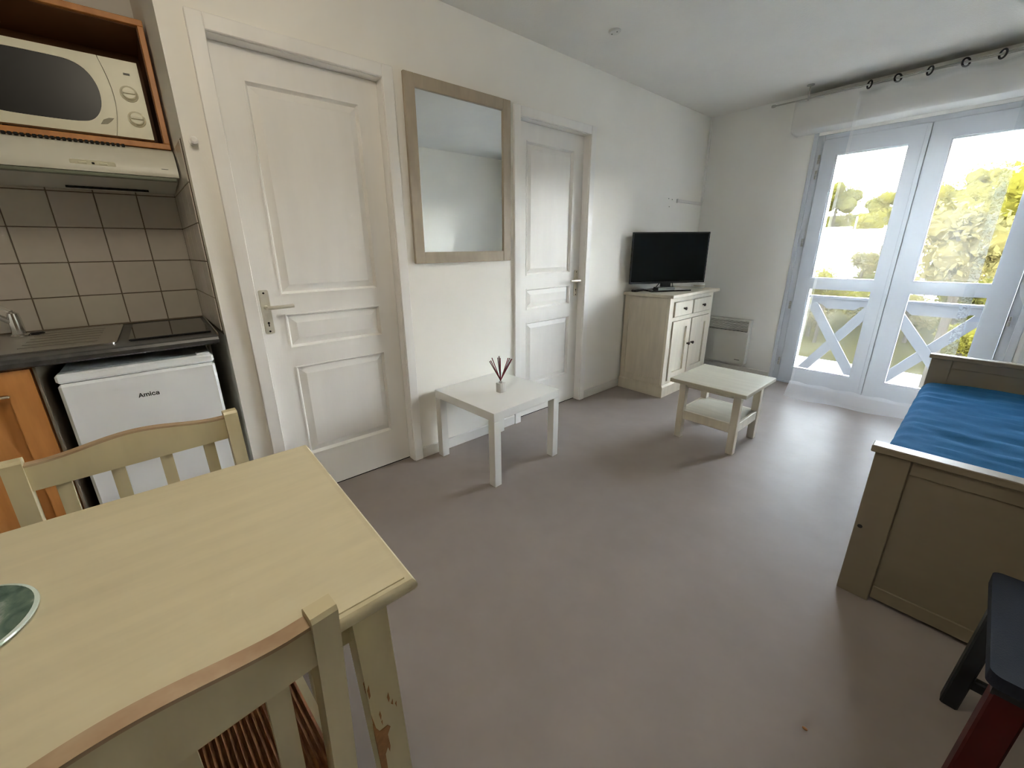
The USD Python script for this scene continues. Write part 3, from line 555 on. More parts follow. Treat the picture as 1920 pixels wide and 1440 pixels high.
st = Thing("set_top_box", "slim silver-fronted set-top box on the television's foot", "set-top box", (0.242, 3.515, 0.9175), ta)
st.part("case", bx(-0.135, 0.03, -0.094, -0.015, 0.0, 0.026, 0.003), M_black, world=False)
st.part("front_strip", bx(-0.132, 0.027, -0.0965, -0.0935, 0.003, 0.011), M_silver, world=False)
st.part("front_strip", bx(-0.132, 0.027, -0.0965, -0.0935, 0.016, 0.024), M_silver, world=False)
single("remote_control", bx(0.075, 0.118, 3.212, 3.362, 0.9055, 0.924, 0.006), M_black, "black remote control lying left of the television foot", "remote control")
bw = Thing("round_dish", "small round white dish at the back right of the sideboard", "dish", (0.335, 3.965, 0.905))
bw.part("bowl", lathe([(0, 0.0), (0.042, 0.0), (0.048, 0.010), (0.050, 0.042), (0.045, 0.046), (0.042, 0.040), (0.040, 0.014), (0, 0.012)], (0.335, 3.965, 0.905), 32), M_lack)
bw.part("band", lathe([(0.0485, 0.016), (0.0508, 0.018), (0.0512, 0.027), (0.0492, 0.029)], (0.335, 3.965, 0.905), 32), M_wash)
def arc_pts(a, b, sag, n=8): return [np.array(a) * (1 - t) + np.array(b) * t - np.array([0, 0, sag * 4 * t * (1 - t)]) for t in np.linspace(0, 1, n)]
single("television_cable", tube(arc_pts((0.215, 3.462, 0.995), (0.10, 3.44, 0.909), 0.03), 0.0035, 8), M_black, "black cable hanging behind the television, left of its foot", "cable")
single("television_cable", tube(arc_pts((0.262, 3.575, 1.0), (0.20, 3.75, 0.909), 0.04), 0.0035, 8), M_black, "black cable hanging behind the television, right of its foot", "cable")

# ------------------------------------------------------------------ wall heater
ht = Thing("wall_heater", "white electric panel heater with a grille, beside the sideboard", "heater", (0.48, L, 0.11))
hx0, hx1, hy = 0.275, 0.680, L - 0.085
ht.part("casing", cat(extr(sbox(hx0, 0.115, hx1, 0.572).difference(sbox(hx0 + 0.012, 0.452, hx1 - 0.012, 0.560)), "y", hy, hy + 0.006), bx(hx0, hx0 + 0.006, hy + 0.006, L - 0.012, 0.115, 0.572), bx(hx1 - 0.006, hx1, hy + 0.006, L - 0.012, 0.115, 0.572), bx(hx0, hx1, hy + 0.006, L - 0.012, 0.566, 0.572), bx(hx0, hx1, hy + 0.006, L - 0.012, 0.115, 0.121), bx(hx0 + 0.02, hx1 - 0.02, L - 0.014, L, 0.16, 0.52)), M_heater, smooth=False)
ht.part("grille_shade", bx(hx0 + 0.008, hx1 - 0.008, hy + 0.03, hy + 0.034, 0.44, 0.565), M_dark, smooth=False)  # black sheet stands for the shade behind the grille
for k in range(8):
    z = 0.458 + k * 0.0132
    ht.part("grille_slat", hexa([(hx0 + 0.012, hy, z), (hx1 - 0.012, hy, z), (hx0 + 0.012, hy + 0.012, z + 0.008)], [(hx1 - 0.012, hy + 0.012, z + 0.008), (hx0 + 0.012, hy, z + 0.003), (hx1 - 0.012, hy, z + 0.003), (hx0 + 0.012, hy + 0.012, z + 0.010), (hx1 - 0.012, hy + 0.012, z + 0.010)]), M_heater, smooth=False)
ht.part("badge", bx(0.585, 0.635, hy - 0.001, hy, 0.152, 0.160), M_greyink)

# ================================================================== DAY BED
bed = Thing("day_bed", "cream-grey wooden day bed along the right wall", "bed", (2.48, 2.74, 0))
BX0, BX1 = 1.994, 2.975
def bed_end(y0, y1, z1, front):
    """A framed end panel; front is the y of the face towards the camera."""
    for x0, x1 in ((BX0, BX0 + 0.092), (BX1 - 0.092, BX1)): bed.part("post", bx(x0, x1, y0, y1, 0, z1 - 0.026, 0.002), M_bed)
    p = bed.part("end_rail", bx(BX0 + 0.0945, BX1 - 0.0945, y0 + 0.003, y1 - 0.003, z1 - 0.078, z1 - 0.027, 0.002), M_bed)
    bed.part("end_rail", bx(BX0 + 0.0945, BX1 - 0.0945, y0 + 0.003, y1 - 0.003, 0.020, 0.072, 0.002), M_bed)
    bed.part("end_panel", bx(BX0 + 0.090, BX1 - 0.090, y0 + 0.010, y1 - 0.010, 0.024, z1 - 0.028), M_bed, smooth=False)
    bed.part("end_cap_board", bx(BX0 - 0.012, BX1 + 0.012, y0 - 0.014, y1 + 0.014, z1 - 0.025, z1, 0.003), M_bed)
bed_end(1.800, 1.828, 0.618, 1.80)
bed_end(3.655, 3.683, 0.618, 3.655)
bed.part("bolt_hole", rod((2.010, 1.7995, 0.290), (2.010, 1.805, 0.290), 0.0075), M_dark)
for x in (BX0 + 0.020, BX1 - 0.045): bed.part("side_rail", bx(x, x + 0.025, 1.828, 3.655, 0.14, 0.28, 0.002), M_bed)
bed.part("slat_base", bx(BX0 + 0.03, BX1 - 0.03, 1.83, 3.65, 0.21, 0.235), M_bed, smooth=False)
# mattress in a blue fitted cover, with creases
def mattress():
    import manifold3d
    x0, x1, y0, y1, z0, z1, r = 1.990, 2.962, 1.838, 3.646, 0.240, 0.455, 0.055
    n = []
    m = trimesh.creation.box(bounds=[[x0, y0, z0], [x1, y1, z1]])
    for _ in range(6): m = m.subdivide()
    v = m.vertices.copy(); c = np.clip(v, [x0 + r, y0 + r, z0 + r], [x1 - r, y1 - r, z1 - r]); d = v - c; ln = np.linalg.norm(d, axis=1, keepdims=True)
    v = np.where(ln > 1e-9, c + d / np.maximum(ln, 1e-9) * r, v)
    q = v * [5.0, 20.0, 3.0]; q[:, 1] += 3.0 * meshkit.noise(v * [3, 3, 1], 5)
    w = meshkit.fbm(q, 3, 7) - 0.5
    big = meshkit.noise(v * [2.2, 3.5, 1], 9) - 0.5
    topness = np.clip((v[:, 2] - z0 - 0.08) / 0.1, 0, 1)
    v[:, 2] += topness * (0.046 * w + 0.022 * big)
    return trimesh.Trimesh(v, m.faces, process=True)
mt = Thing("mattress", "mattress in a creased blue cotton cover on the day bed", "mattress", (2.476, 2.742, 0.238))
mt.part("cover", mattress(), M_blue, smooth=True)

single("floor_crumb", trimesh.creation.icosphere(2, 0.005).apply_scale([1.3, 0.9, 0.5]).apply_translation((2.061, 1.123, 0.0024)), M_chip, "tiny brown crumb on the bare floor between the table and the stool", "crumb")

# ================================================================== STOOL
so = Thing("stool", "stool with a navy padded seat and a dark red leg, cut by the right edge", "stool", (2.48, 1.32, 0))
sx0, sx1, sy_0, sy_1, szt = 2.290, 2.66, 1.105, 1.510, 0.470
so.part("seat_pad", extr(sbox(sx0 + 0.02, sy_0 + 0.02, sx1 - 0.02, sy_1 - 0.02).buffer(0.02), "z", szt - 0.030, szt), M_navy)
so.part("seat_board", extr(sbox(sx0 + 0.012, sy_0 + 0.012, sx1 - 0.012, sy_1 - 0.012), "z", szt - 0.055, szt - 0.030), M_navyp)
so.part("leg", bar((2.312, 1.522, 0.0), (2.326, 1.482, szt - 0.045), 0.036, 0.036, (1, 0, 0)), M_navyp, label="navy leg nearest the bed panel")
so.part("leg", bar((2.300, 1.055, 0.0), (2.330, 1.142, szt - 0.045), 0.052, 0.046, (1, 0, 0)), M_red, label="dark red painted leg")
so.part("leg", bar((2.640, 1.522, 0.0), (2.620, 1.482, szt - 0.045), 0.036, 0.036, (1, 0, 0)), M_navyp)
so.part("leg", bar((2.640, 1.055, 0.0), (2.615, 1.142, szt - 0.045), 0.052, 0.046, (1, 0, 0)), M_red)
so.part("stretcher", bar((2.325, 1.512, 0.11), (2.63, 1.512, 0.11), 0.022, 0.034, (0, 1, 0)), M_navyp)
so.part("stretcher", bar((2.34, 1.075, 0.105), (2.62, 1.075, 0.105), 0.022, 0.034, (0, 1, 0)), M_navyp)

# ================================================================== DINING TABLE AND CHAIRS
tx0, tx1, ty0, ty1, tz = 0.938, 1.600, -0.98, 0.236, 0.750
dt = Thing("dining_table", "cream painted dining table with a chipped corner leg", "dining table", ((tx0 + tx1) / 2, (ty0 + ty1) / 2, 0))
def rounded_slab(x0, x1, y0, y1, z0, z1):
    """Bull-nosed slab: the edge swells out below a fine groove round the top."""
    out = []
    prof = [(-0.016, z1), (-0.016, z1 - 0.0025), (-0.0135, z1 - 0.0025), (-0.006, z1 - 0.001), (-0.0015, z1 - 0.006), (0.0, z1 - 0.013), (-0.001, z0 + 0.008), (-0.006, z0 + 0.001), (-0.016, z0)]
    V, Fc = [], []
    for d, z in prof: V += [(x0 - d, y0 - d, z), (x1 + d, y0 - d, z), (x1 + d, y1 + d, z), (x0 - d, y1 + d, z)]
    for k in range(len(prof) - 1):
        for j in range(4):
            a, b = k * 4 + j, k * 4 + (j + 1) % 4; Fc += [(a, a + 4, b), (b, a + 4, b + 4)]
    Fc += [(0, 1, 2), (0, 2, 3)]; n = (len(prof) - 1) * 4; Fc += [(n, n + 2, n + 1), (n, n + 3, n + 2)]
    m = trimesh.Trimesh(np.array(V), np.array(Fc), process=False); trimesh.repair.fix_normals(m); return m
dt.part("top", rounded_slab(tx0, tx1, ty0, ty1, tz - 0.027, tz), M_cream, smooth=40)
ax0, ax1, ay0, ay1 = tx0 + 0.05, tx1 - 0.05, ty0 + 0.08, ty1 - 0.075
dt.part("apron", bx(ax0, ax0 + 0.02, ay0, ay1, tz - 0.105, tz - 0.027, 0.002), M_creamx)
dt.part("apron", bx(ax1 - 0.02, ax1, ay0, ay1, tz - 0.105, tz - 0.027, 0.002), M_creamx)
dt.part("apron", bx(ax0, ax1, ay0, ay0 + 0.02, tz - 0.105, tz - 0.027, 0.002), M_creamx)
dt.part("apron", bx(ax0, ax1, ay1 - 0.02, ay1, tz - 0.105, tz - 0.027, 0.002), M_creamx)
def tleg(x, y, sx, sy):
    t, b, o = 0.029, 0.025, 0.018
    return hexa([(x + sx * o + i * b, y + sy * o + j * b, 0) for i in (-1, 1) for j in (-1, 1)], [(x + i * t, y + j * t, tz - 0.028) for i in (-1, 1) for j in (-1, 1)])
legs = {}
for sx, lx_ in ((-1, tx0 + 0.052), (1, tx1 - 0.050)):
    for sy, ly_ in ((-1, ty0 + 0.085), (1, ty1 - 0.080)):
        legs[sx, sy] = dt.part("leg", tleg(lx_, ly_, sx, sy), M_creamx)
# paint chips on the near corner leg (bare wood showing, thin patches on its faces)
def chip_poly(pts): return Polygon(pts)
lxn, lyn = tx1 - 0.050, ty1 - 0.080
def leg_face(z): k = 1 - z / (tz - 0.028); h = 0.029 * (1 - k) + 0.025 * k; return lxn + 0.018 * k, lyn + 0.018 * k, h
def chips(face, blobs):
    out = []
    for pts in blobs:
        m = extr(Polygon([(a, z) for a, z in pts]), "z", 0, 1); v = m.vertices.copy(); w = []
        for a, z, t in v:
            cx_, cy_, h = leg_face(z)
            w.append((cx_ + h + (0.0009 if t > .5 else -0.0015), cy_ + a * h, z) if face == "x" else (cx_ + a * h, cy_ - h - (0.0009 if t > .5 else -0.0015), z))
        m = trimesh.Trimesh(np.array(w), m.faces, process=False); trimesh.repair.fix_normals(m); out.append(m)
    return cat(*out)
big = [(-1.0, 0.50), (-0.88, 0.465), (-0.7, 0.452), (-0.15, 0.452), (0.0, 0.444), (-0.25, 0.430), (-0.22, 0.40), (-0.32, 0.385), (-0.40, 0.40), (-0.62, 0.388), (-0.66, 0.35), (-0.78, 0.28), (-0.82, 0.20), (-0.94, 0.08), (-1.0, 0.05)]
sm = [[(-.55, .49), (-.45, .497), (-.42, .485), (-.5, .475)], [(.12, .515), (.24, .525), (.28, .51), (.18, .502)], [(.3, .495), (.45, .503), (.42, .49)], [(.55, .488), (.66, .492), (.62, .478)], [(-.5, .47), (-.42, .473), (-.45, .46)], [(-.95, .56), (-.8, .57), (-.82, .545), (-.93, .54)]]
dt.part("paint_chip", chips("x", [big] + sm), M_chip, parent=legs[1, 1], smooth=False)
dt.part("paint_chip", chips("y", [[(1.0, 0.48), (0.8, 0.44), (0.86, 0.30), (0.75, 0.2), (0.9, 0.08), (1.0, 0.05)], [(0.7, .57), (0.9, .58), (0.85, .55)]]), M_chip, parent=legs[1, 1], smooth=False)

def make_chair(label, base, rot):
    """Own frame: the back stands over x = 0, the seat runs to +x, width along y."""
    t = Thing("dining_chair", label, "chair", base, rot, group="cream dining chairs")
    w, ht_ = 0.221, 0.850
    for s in (-1, 1):
        y = s * (w - 0.015)
        pl = extr(Polygon([(0.062, 0), (0.028, 0), (0.022, 0.45), (-0.018, ht_ - 0.006), (-0.014, ht_), (0.010, ht_), (0.016, ht_ - 0.006), (0.056, 0.45)]), "y", y - 0.0165, y + 0.0165)
        t.part("back_post", pl, M_creamx, world=False)
        t.part("front_leg", bx(0.385, 0.422, s * (w - 0.005) - 0.0185, s * (w - 0.005) + 0.0185, 0, 0.435, 0.003), M_creamx, world=False)
    # arched top rail
    ys = np.linspace(-(w - 0.031), w - 0.031, 41); u = ys / (w - 0.031)
    top = 0.836 + 0.021 * np.clip((np.cos(PI * np.clip(np.abs(u) * 1.12, 0, 1)) + 1) / 2, 0, 1) ** 0.9
    poly = Polygon(list(zip(ys, top)) + [(w - 0.031, 0.772), (-(w - 0.031), 0.772)])
    edge_h = 0.004
    t.part("top_rail", extr(poly, "x", -0.010, 0.012), M_creamx, world=False)
    strip = Polygon(list(zip(ys, top + 0.0006)) + list(zip(ys[::-1], top[::-1] - 0.0045)))
    t.part("worn_rail_edge", extr(strip, "x", -0.0104, 0.0124), M_worn, world=False, label="worn bare-wood edge along the top of the backrest")
    for k in range(4):
        y = -0.142 + k * 0.0945
        t.part("slat", hexa([(0.026, y - 0.013, 0.47), (0.038, y - 0.013, 0.47), (0.026, y + 0.013, 0.47), (0.038, y + 0.013, 0.47)], [(-0.006, y - 0.013, 0.776), (0.006, y - 0.013, 0.776), (-0.006, y + 0.013, 0.776), (0.006, y + 0.013, 0.776)]), M_creamx, world=False, smooth=False)
    t.part("lower_back_rail", bx(0.022, 0.042, -(w - 0.03), w - 0.03, 0.455, 0.490, 0.003), M_creamx, world=False)
    fr_ = extr(Polygon([(0.02, -w), (0.425, -w - 0.006), (0.425, w + 0.006), (0.02, w)]).difference(Polygon([(0.055, -w + 0.035), (0.39, -w + 0.03), (0.39, w - 0.03), (0.055, w - 0.035)])), "z", 0.410, 0.440)
    t.part("seat_frame", fr_, M_creamx, world=False, smooth=False)
    # woven rush seat: four triangles of strands that meet on the diagonals
    st_ = []
    cx_, hx_, hy_ = 0.2225, 0.205, 0.208
    n = 22
    for i in range(n):
        k = (i + 0.5) / n
        for s in (-1, 1):
            st_.append(rod((cx_ - hx_ * k, s * hy_ * k, 0.446 + 0.006 * k), (cx_ + hx_ * k, s * hy_ * k, 0.446 + 0.006 * k), 0.0055, 6))
            st_.append(rod((cx_ + s * hx_ * k, -hy_ * k, 0.446 + 0.006 * k), (cx_ + s * hx_ * k, hy_ * k, 0.446 + 0.006 * k), 0.0055, 6))
    t.part("rush_seat", cat(*st_), M_rush, world=False, kind="stuff")
    for s in (-1, 1): t.part("stretcher", rod((0.045, s * (w - 0.012), 0.20), (0.40, s * (w - 0.005), 0.20), 0.010), M_creamx, world=False)
    t.part("stretcher", rod((0.403, -w, 0.27), (0.403, w, 0.27), 0.010), M_creamx, world=False)
    t.part("stretcher", rod((0.045, -w + 0.02, 0.16), (0.045, w - 0.02, 0.16), 0.010), M_creamx, world=False)
    return t
make_chair("cream wooden chair on the kitchen side of the table, in front of the fridge", (0.800, -0.125, 0), 0.062)
make_chair("cream wooden chair with a worn back rail on the near side of the table", (1.675, -0.131, 0), PI + 0.10)

pt = Thing("glass_trivet", "round green marbled glass board lying on the dining table", "trivet", (1.255, -0.355, 0.75))
pt.part("board", lathe([(0, 0.0025), (0.102, 0.0025), (0.104, 0.0045), (0.104, 0.0065), (0.102, 0.0085), (0, 0.0085)], (1.255, -0.355, 0.75), 64), M_marble)
pt.part("polished_edge", lathe([(0.102, 0.0022), (0.1065, 0.0035), (0.1075, 0.0055), (0.1065, 0.0078), (0.102, 0.0090), (0.1015, 0.0055)], (1.255, -0.355, 0.75), 64), M_glassrim)
pt.part("foot", cat(*[rod((1.255 + 0.07 * math.cos(a), -0.355 + 0.07 * math.sin(a), 0.75), (1.255 + 0.07 * math.cos(a), -0.355 + 0.07 * math.sin(a), 0.7535), 0.006) for a in (0.4, 2.5, 4.6)]), M_heater)

# ================================================================== CURTAINS
RY, RZ = 4.255, 2.393
cr = Thing("curtain_rod", "thin grey curtain rod on a bracket just under the ceiling", "curtain rod", (1.7, RY, RZ))
cr.part("pole", rod((0.64, RY, RZ + 0.012), (2.95, RY, RZ - 0.004), 0.0055, 16), M_rod)
cr.part("finial", lathe([(0, -0.016), (0.010, -0.014), (0.012, 0), (0.010, 0.014), (0, 0.016)], (0, 0, 0), 16).apply_transform(trimesh.transformations.rotation_matrix(PI / 2, [0, 1, 0])).apply_translation((0.632, RY, RZ + 0.012)), M_rod)
for x in (0.875, 2.6):
    cr.part("bracket", cat(rod((x, RY, RZ + 0.005), (x, RY, H - 0.004), 0.006), lathe([(0, 0), (0.026, 0), (0.026, 0.006), (0, 0.008)], (x, RY, H - 0.008), 20), ring((x, RY, RZ + 0.007), (1, 0, 0), 0.0115, 0.0035, 18, 8)), M_rod)
CX0, CX1 = 1.195, 2.060
rings_x = [1.247, 1.399, 1.557, 1.720, 1.873, 2.022]
def fold(x, z):
    """Depth of the folds: they swing with the eyelets, softer towards the floor."""
    ph = np.interp(x, rings_x, np.arange(len(rings_x)) * PI, left=None) + np.where(x < rings_x[0], (x - rings_x[0]) * 20, 0) + np.where(x > rings_x[-1], (x - rings_x[-1]) * 20, 0)
    a = 0.034 * np.clip((z - 0.2) / 2.2, 0.15, 1) ** 0.7
    return a * np.sin(ph + PI / 2)
def curtain_fn(x0, x1):
    def fn(u, v):
        z = 0.012 + v * (RZ + 0.045 - 0.012)
        k = z / RZ
        xb0 = 1.158 + (CX0 - 1.158) * k
        f = (x0 + u * (x1 - x0) - CX0) / (CX1 - CX0)
        xr = x0 + u * (x1 - x0)
        x = xb0 + f * ((CX1 + 0.030 * (1 - k)) - xb0)
        y = RY - 0.085 * (1 - k) ** 1.5 + fold(xr, z) + 0.010 * np.sin(xr * 23 + z * 2) * (1 - k)
        return x, y, z + 0 * u
    return fn
cu = Thing("curtain", "sheer white eyelet curtain hanging over the french window", "curtain", (1.62, RY, 0))
cu.part("voile", grid(curtain_fn(CX0, CX1 - 0.048), 120, 40), M_sheer, smooth=True)
cu.part("lace_hem", grid(curtain_fn(CX1 - 0.048, CX1), 8, 60), M_hem, smooth=True, label="denser patterned hem along the curtain's right side")
cu.part("side_hem", grid(lambda u, v: (lambda p: (p[0], p[1] - 0.002, p[2]))(curtain_fn(CX0, CX0 + 0.018)(u, v)), 4, 40), M_sheer, smooth=True)
cu.part("header_band", grid(lambda u, v: (lambda p: (p[0], p[1] - 0.0025, p[2]))(curtain_fn(CX0, CX1)(u, 0.955 + v * 0.045)), 120, 4), M_sheer, smooth=True)
# hem pooling on the floor towards the room
def pool(u, v):
    x = 1.158 + u * (2.10 - 1.158)
    wob = 0.035 * np.sin(u * 5.0 + 0.6) + 0.022 * np.sin(u * 13)
    y = RY - 0.080 - v * (0.085 + wob) + 0.02 * np.sin(u * 31) * (1 - v)
    z = 0.010 + 0.11 * (1 - v) ** 2.2 + 0.022 * np.sin(v * PI) * (1 + 0.5 * np.sin(u * 9 + 1)) - 0.006 * v
    return x, y, z
cu.part("pooled_hem", grid(pool, 60, 12), M_puddle, smooth=True)
for x in rings_x[:]:
    s = 1 if rings_x.index(x) % 2 else -1
    cu.part("eyelet", ring((x, RY, RZ + 0.012 - 0.0069 * (x - 0.64)), (0.75, -0.66 * s, 0), 0.0235, 0.0055), M_ring)
# second curtain, gathered to the right
def tied(u, v):
    z = 0.05 + v * (RZ - 0.03)
    bulge = np.exp(-((z - 1.02) / 0.17) ** 2)
    left = 2.345 - 0.10 * bulge + 0.02 * (1 - v)
    x = left + u * (2.92 - left)
    y = RY + 0.03 * np.sin(u * 38) - 0.03 * bulge
    return x, y, z
ct2 = Thing("side_curtain", "sheer curtain gathered beside the right of the french window", "curtain", (2.6, RY, 0))
ct2.part("voile", grid(tied, 90, 40), M_tied, smooth=True)
for x in (2.42, 2.58, 2.74, 2.88): ct2.part("eyelet", ring((x, RY, RZ + 0.012 - 0.0069 * (x - 0.64)), (0.75, -0.66, 0), 0.0235, 0.0055), M_ring)

# ================================================================== BALCONY AND OUTSIDE
M_conc = mat("unseen_balcony_pale", (0.64, 0.60, 0.54), 0.8, var=0.05)
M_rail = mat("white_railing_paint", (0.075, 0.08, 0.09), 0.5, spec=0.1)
struct("unseen_balcony_floor", bx(-0.6, 3.6, L + 0.24, 5.42, -0.28, -0.12), M_conc, "unseen pale balcony floor beyond the french window, bounces sunlight into the room", "balcony floor")  # out of view; pale to bounce sun onto the walls and ceiling
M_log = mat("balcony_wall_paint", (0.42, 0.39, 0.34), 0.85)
struct("unseen_balcony_ceiling", bx(-0.6, 3.6, L + 0.24, 5.42, 2.47, 2.62), M_log, "unseen slab over the balcony, placed to shade the railing and the window", "balcony ceiling")  # out of view; shades the railing and the floor near the window
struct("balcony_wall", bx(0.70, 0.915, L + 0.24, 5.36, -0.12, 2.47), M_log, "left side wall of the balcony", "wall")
bal = Thing("balcony_railing", "white wooden balcony railing with crossed braces", "railing", (1.5, 5.3, -0.12))
RYB = 5.30
def rail_bay(xa, xb):
    """One bay: notched top board, two crossed braces."""
    w = xb - xa
    pts = [(xa, 0.757), (xb, 0.757), (xb, 0.690), (xb - 0.10, 0.690), (xb - 0.145, 0.652), (xa + 0.145, 0.652), (xa + 0.10, 0.690), (xa, 0.690)]
    bal.part("top_board", extr(Polygon(pts), "y", RYB - 0.012, RYB + 0.012), M_rail, smooth=False)
    bal.part("brace", bar((xa + 0.02, RYB - 0.014, 0.690), (xb - 0.02, RYB - 0.014, -0.06), 0.085, 0.022, (0.75, 0, 0.6), 0.002), M_rail)
    bal.part("brace", bar((xb - 0.02, RYB + 0.010, 0.690), (xa + 0.02, RYB + 0.010, -0.06), 0.085, 0.022, (0.75, 0, -0.6), 0.002), M_rail)
bays = [(0.945, 1.455), (1.585, 2.185), (2.315, 2.875)]
for a, b in bays: rail_bay(a, b)
for x in (1.52, 2.25): bal.part("post", bx(x - 0.052, x + 0.052, RYB - 0.03, RYB + 0.03, -0.12, 0.775, 0.004), M_rail)
bal.part("handrail", bx(0.916, 2.949, RYB - 0.045, RYB + 0.045, 0.757, 0.778, 0.003), M_rail)
bal.part("bottom_rail", bx(0.916, 2.949, RYB - 0.02, RYB + 0.02, -0.115, -0.06, 0.003), M_rail)

# hillside terrain: valley floor, then a slope to the skyline
def terrain_z(x, y):
    d = np.hypot(x - 2, y)
    base = -7.0 + np.interp(d, [0, 30, 45, 70, 110, 190, 300, 420], [0, 0, 0.5, 4.0, 8.5, 15.5, 23, 30])
    bump = (meshkit.fbm(np.stack([x / 45, y / 45, 0 * x], -1), 3, 2) - 0.5) * np.interp(d, [0, 40, 150, 300], [0, 0.6, 5, 9])
    return base + bump
M_land = usdkit.material(stage, "/World/Looks/dry_hillside", {
    "g": ("geometry", {}), "n": ("noise_texture", {"scale": 0.10, "detail": 7, "roughness": 0.7}),
    "r": ("rgb_ramp", {"ramp": [(0.34, (0.0075, 0.0069, 0.0012)), (0.46, (0.0125, 0.0108, 0.0022)), (0.58, (0.019, 0.0162, 0.0055)), (0.70, (0.036, 0.031, 0.018))]}),
    "p": ("diffuse_bsdf", {"roughness": 0.6})}, [("g.position", "n.vector"), ("n.fac", "r.fac"), ("r.color", "p.color")], surface="p.BSDF")
def land(u, v):
    y = 6.0 + 430 * v ** 1.8; x = (u - 0.5) * 2 * (26 + y * 1.05) - 0.25 * y
    return x, y, terrain_z(x, y)
struct("hillside", grid(land, 110, 110), M_land, "dry green hillside rising beyond the balcony", "hillside", smooth=True)
M_road = mat("pale_pavement", (0.42, 0.40, 0.36), 1.0, var=0.06, scale=0.6)
struct("street", grid(lambda u, v: (-34 + 68 * u, 20 + 16 * v, -6.72 + 0 * u), 4, 4), M_road, "pale sunlit street below the balcony", "street", smooth=True)

M_leaf = [usdkit.material(stage, f"/World/Looks/foliage_{i}", {
    "d": ("diffuse_bsdf", {"color": c}), "t": ("translucent_bsdf", {"color": tuple(min(1, k * 1.3) for k in c)}), "m": ("mix_closure", {"fac": 0.35})},
    [("d.BSDF", "m.closure1"), ("t.BSDF", "m.closure2")], surface="m.closure") for i, c in enumerate([(0.058, 0.051, 0.008), (0.058, 0.049, 0.018), (0.040, 0.037, 0.009)])]
M_bark = mat("grey_bark", (0.018, 0.015, 0.011), 0.9, spec=0.0)
def crown(rng, R, n_lumps, n_leaf, size, flat=0.8):
    """Leaf sprays on a handful of lumps round a dark twiggy heart."""
    C, out = [], []
    for k in range(n_lumps):
        d = rng.normal(size=3); d /= np.linalg.norm(d); c = d * R * rng.uniform(0.2, 0.68) * [1, 1, flat]; r = R * rng.uniform(0.26, 0.48)
        m = trimesh.creation.icosphere(2, r * 0.62); m.vertices = m.vertices * (0.7 + 0.6 * meshkit.fbm(m.vertices / r * 3 + k * 7, 2, k))[:, None] + c; out.append(m); C.append((c, r))
    ci = rng.integers(len(C), size=n_leaf); cc = np.array([c for c, r in C])[ci]; rr = np.array([r for c, r in C])[ci]
    d = rng.normal(size=(n_leaf, 3)); d /= np.linalg.norm(d, axis=1, keepdims=True)
    p = cc + d * (rr * rng.uniform(0.5, 1.15, n_leaf))[:, None]
    a = rng.normal(size=(n_leaf, 3)); a /= np.linalg.norm(a, axis=1, keepdims=True); b = np.cross(a, rng.normal(size=(n_leaf, 3))); b /= np.linalg.norm(b, axis=1, keepdims=True)
    s = (size * rng.uniform(0.5, 1.3, n_leaf))[:, None]
    V = np.stack([p - a * s, p + b * s * 0.5, p + a * s, p - b * s * 0.5], 1).reshape(-1, 3); q = np.arange(n_leaf)[:, None] * 4
    lf = trimesh.Trimesh(V, np.vstack([q + [0, 1, 2], q + [0, 2, 3]]), process=False)
    return cat(cat(*out), lf)
def tree(name, label, x, y, h, R, seed, kind, group=None):
    rng = np.random.default_rng(seed); z = float(terrain_z(np.array(x), np.array(y))) - 0.1
    t = Thing(name, label, "tree", (x, y, z), group=group)
    c = crown(rng, R, 14, int(4200 if y < 60 else 2000), 0.045 * R + 0.03); c.apply_translation((0, 0, h - R * 0.75))
    t.part("crown", c, M_leaf[kind], world=False, smooth=False)
    tr = [rod((0, 0, 0), (0.1, 0.05, h - R), 0.045 * R + 0.05, 8)] + [rod((0.1, 0.05, h - R * 1.25), (R * 0.45 * math.cos(a), R * 0.45 * math.sin(a), h - R * 0.5), 0.02 * R + 0.02, 6) for a in (0.3, 2.2, 4.4)]
    t.part("trunk", cat(*tr), M_bark, world=False)
def house(label, x, y, w, d, h, roof, rot, seed):
    z = float(terrain_z(np.array(x), np.array(y))) - 0.6
    t = Thing("house", label, "house", (x, y, z), rot)
    t.part("wall", bx(-w / 2, w / 2, -d / 2, d / 2, 0, h), M_hwall, world=False, smooth=False)
    rp = extr(Polygon([(-d / 2 - 0.5, h), (d / 2 + 0.5, h), (0, h + roof)]), "x", -w / 2 - 0.4, w / 2 + 0.4)
    t.part("roof", rp, M_hroof, world=False, smooth=False)
    for k in range(int(w // 3)):
        for zz in ([0.9] if h < 4.5 else [0.9, 3.6]):
            xx = -w / 2 + 1.5 + k * 3
            f = t.part("window", bx(xx - 0.55, xx + 0.55, -d / 2 - 0.05, -d / 2 + 0.05, zz, zz + 1.3), M_hshut, world=False, smooth=False)
            t.part("pane", bx(xx - 0.4, xx + 0.4, -d / 2 - 0.07, -d / 2 - 0.04, zz + 0.12, zz + 1.18), M_hglass, parent=f, world=False, smooth=False)
M_hwall = mat("house_render", (0.82, 0.78, 0.70), 0.9); M_hroof = mat("pale_clay_roof", (0.60, 0.45, 0.34), 0.9, var=0.1)
M_hshut = mat("house_shutter", (0.55, 0.55, 0.52), 0.7); M_hglass = mat("house_glass", (0.10, 0.11, 0.12), 0.1)
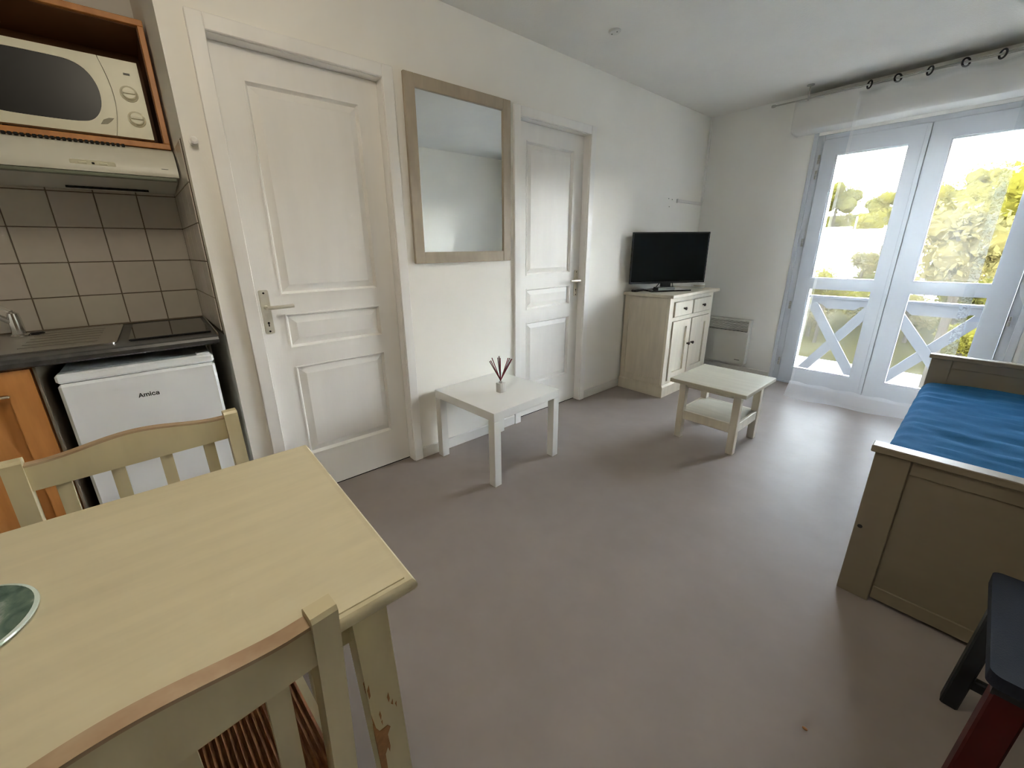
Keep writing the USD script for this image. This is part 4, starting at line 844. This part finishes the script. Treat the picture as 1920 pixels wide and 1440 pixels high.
OUT = [  # (kind, label, x, y, width, depth, height, roof, turn, seed)
    ("house", "long white house in the left pane, below the hill", -11.2, 66.0, 8.4, 8, 5.4, 1.6, 0.15, 1),
    ("house", "white house with a clay roof up the hill in the left pane", -17.0, 107.0, 9, 6, 2.9, 1.2, 0.25, 2),
    ("house", "white house low in the right pane beside the big tree", -1.7, 62.0, 6.6, 8, 5.4, 1.6, 0.05, 4),
    ("house", "small pale house high in the right pane", -4.6, 114.0, 7, 7, 2.6, 1.1, 0.1, 5)]
for o in OUT: house(o[1], *o[2:])
for i, (nm, lab, x, y, h, R, k) in enumerate([
        ("olive_tree", "large grey-olive tree filling the right of the right pane", 1.1, 30.0, 10.4, 2.9, 1),
        ("pine_tree", "tall yellow-green tree at the right edge of the right pane", 3.9, 36.0, 12.5, 3.4, 0),
        ("bush", "bright round bush low in the left pane above the window rail", -6.2, 41.0, 6.0, 1.7, 0),
        ("tree", "dark tree against the skyline at the left of the left pane", -30.0, 150.0, 14.0, 6.5, 2),
        ("tree", "small tree between the white houses in the left pane", -6.0, 52.0, 6.4, 1.6, 1),
        ("tree", "green tree up the slope behind the long white house", -11.0, 84.0, 8.0, 3.2, 0),
        ("tree", "olive tree filling the left of the left pair of braces", -7.2, 43.0, 3.8, 2.1, 1),
        ("tree", "yellowish tree behind the middle of the left pair of braces", -4.7, 48.5, 3.6, 2.2, 0),
        ("tree", "small green tree behind the right arm of the left braces", -5.8, 56.0, 4.2, 2.4, 2),
        ("tree", "pale olive tree behind the left arm of the right braces", -1.2, 45.0, 4.0, 2.1, 1),
        ("tree", "dark tree behind the middle of the right pair of braces", 1.0, 50.0, 4.6, 2.3, 2),
        ("tree", "bright green tree low at the right of the right braces", 1.9, 40.5, 3.0, 1.7, 0),
        ("tree", "hazy tree on the slope at the left of the right pane", -7.0, 120.0, 11.0, 5.6, 0),
        ("tree", "hazy tree high on the slope in the middle of the right pane", -2.0, 132.0, 14.0, 6.5, 0),
        ("tree", "grey-green tree beside the house low in the right pane", 4.8, 57.0, 7.6, 2.5, 1),
        ("tree", "tree on the skyline in the middle of the left pane", -22.0, 160.0, 11.0, 5.5, 0)]):
    tree(nm, lab, x, y, h, R, 40 + i, k)
rng = np.random.default_rng(11)
for i in range(16):                                                  # trees dotted over the hillside, all alike from here
    y = 92 + 9.5 * i; x = 2.1 + y * (-0.222 + 0.222 * ((i * 0.618 + 0.1) % 1.0))
    if i == 2: continue                                              # a house stands there
    tree("hill_tree", "small hazy tree dotted over the far hillside", x, y, rng.uniform(3.6, 5.5), rng.uniform(1.7, 2.6), 80 + i, i % 3, group="hazy trees on the far hillside")
for i, (x, y, h, lab) in enumerate([(-8.4, 58.5, 8.6, "thin street pole seen through the left pane"), ]):
    z = float(terrain_z(np.array(x), np.array(y)))
    single("street_pole", rod((x, y, z - 0.3), (x, y, z + h), 0.07, 10), M_rod, lab, "pole")
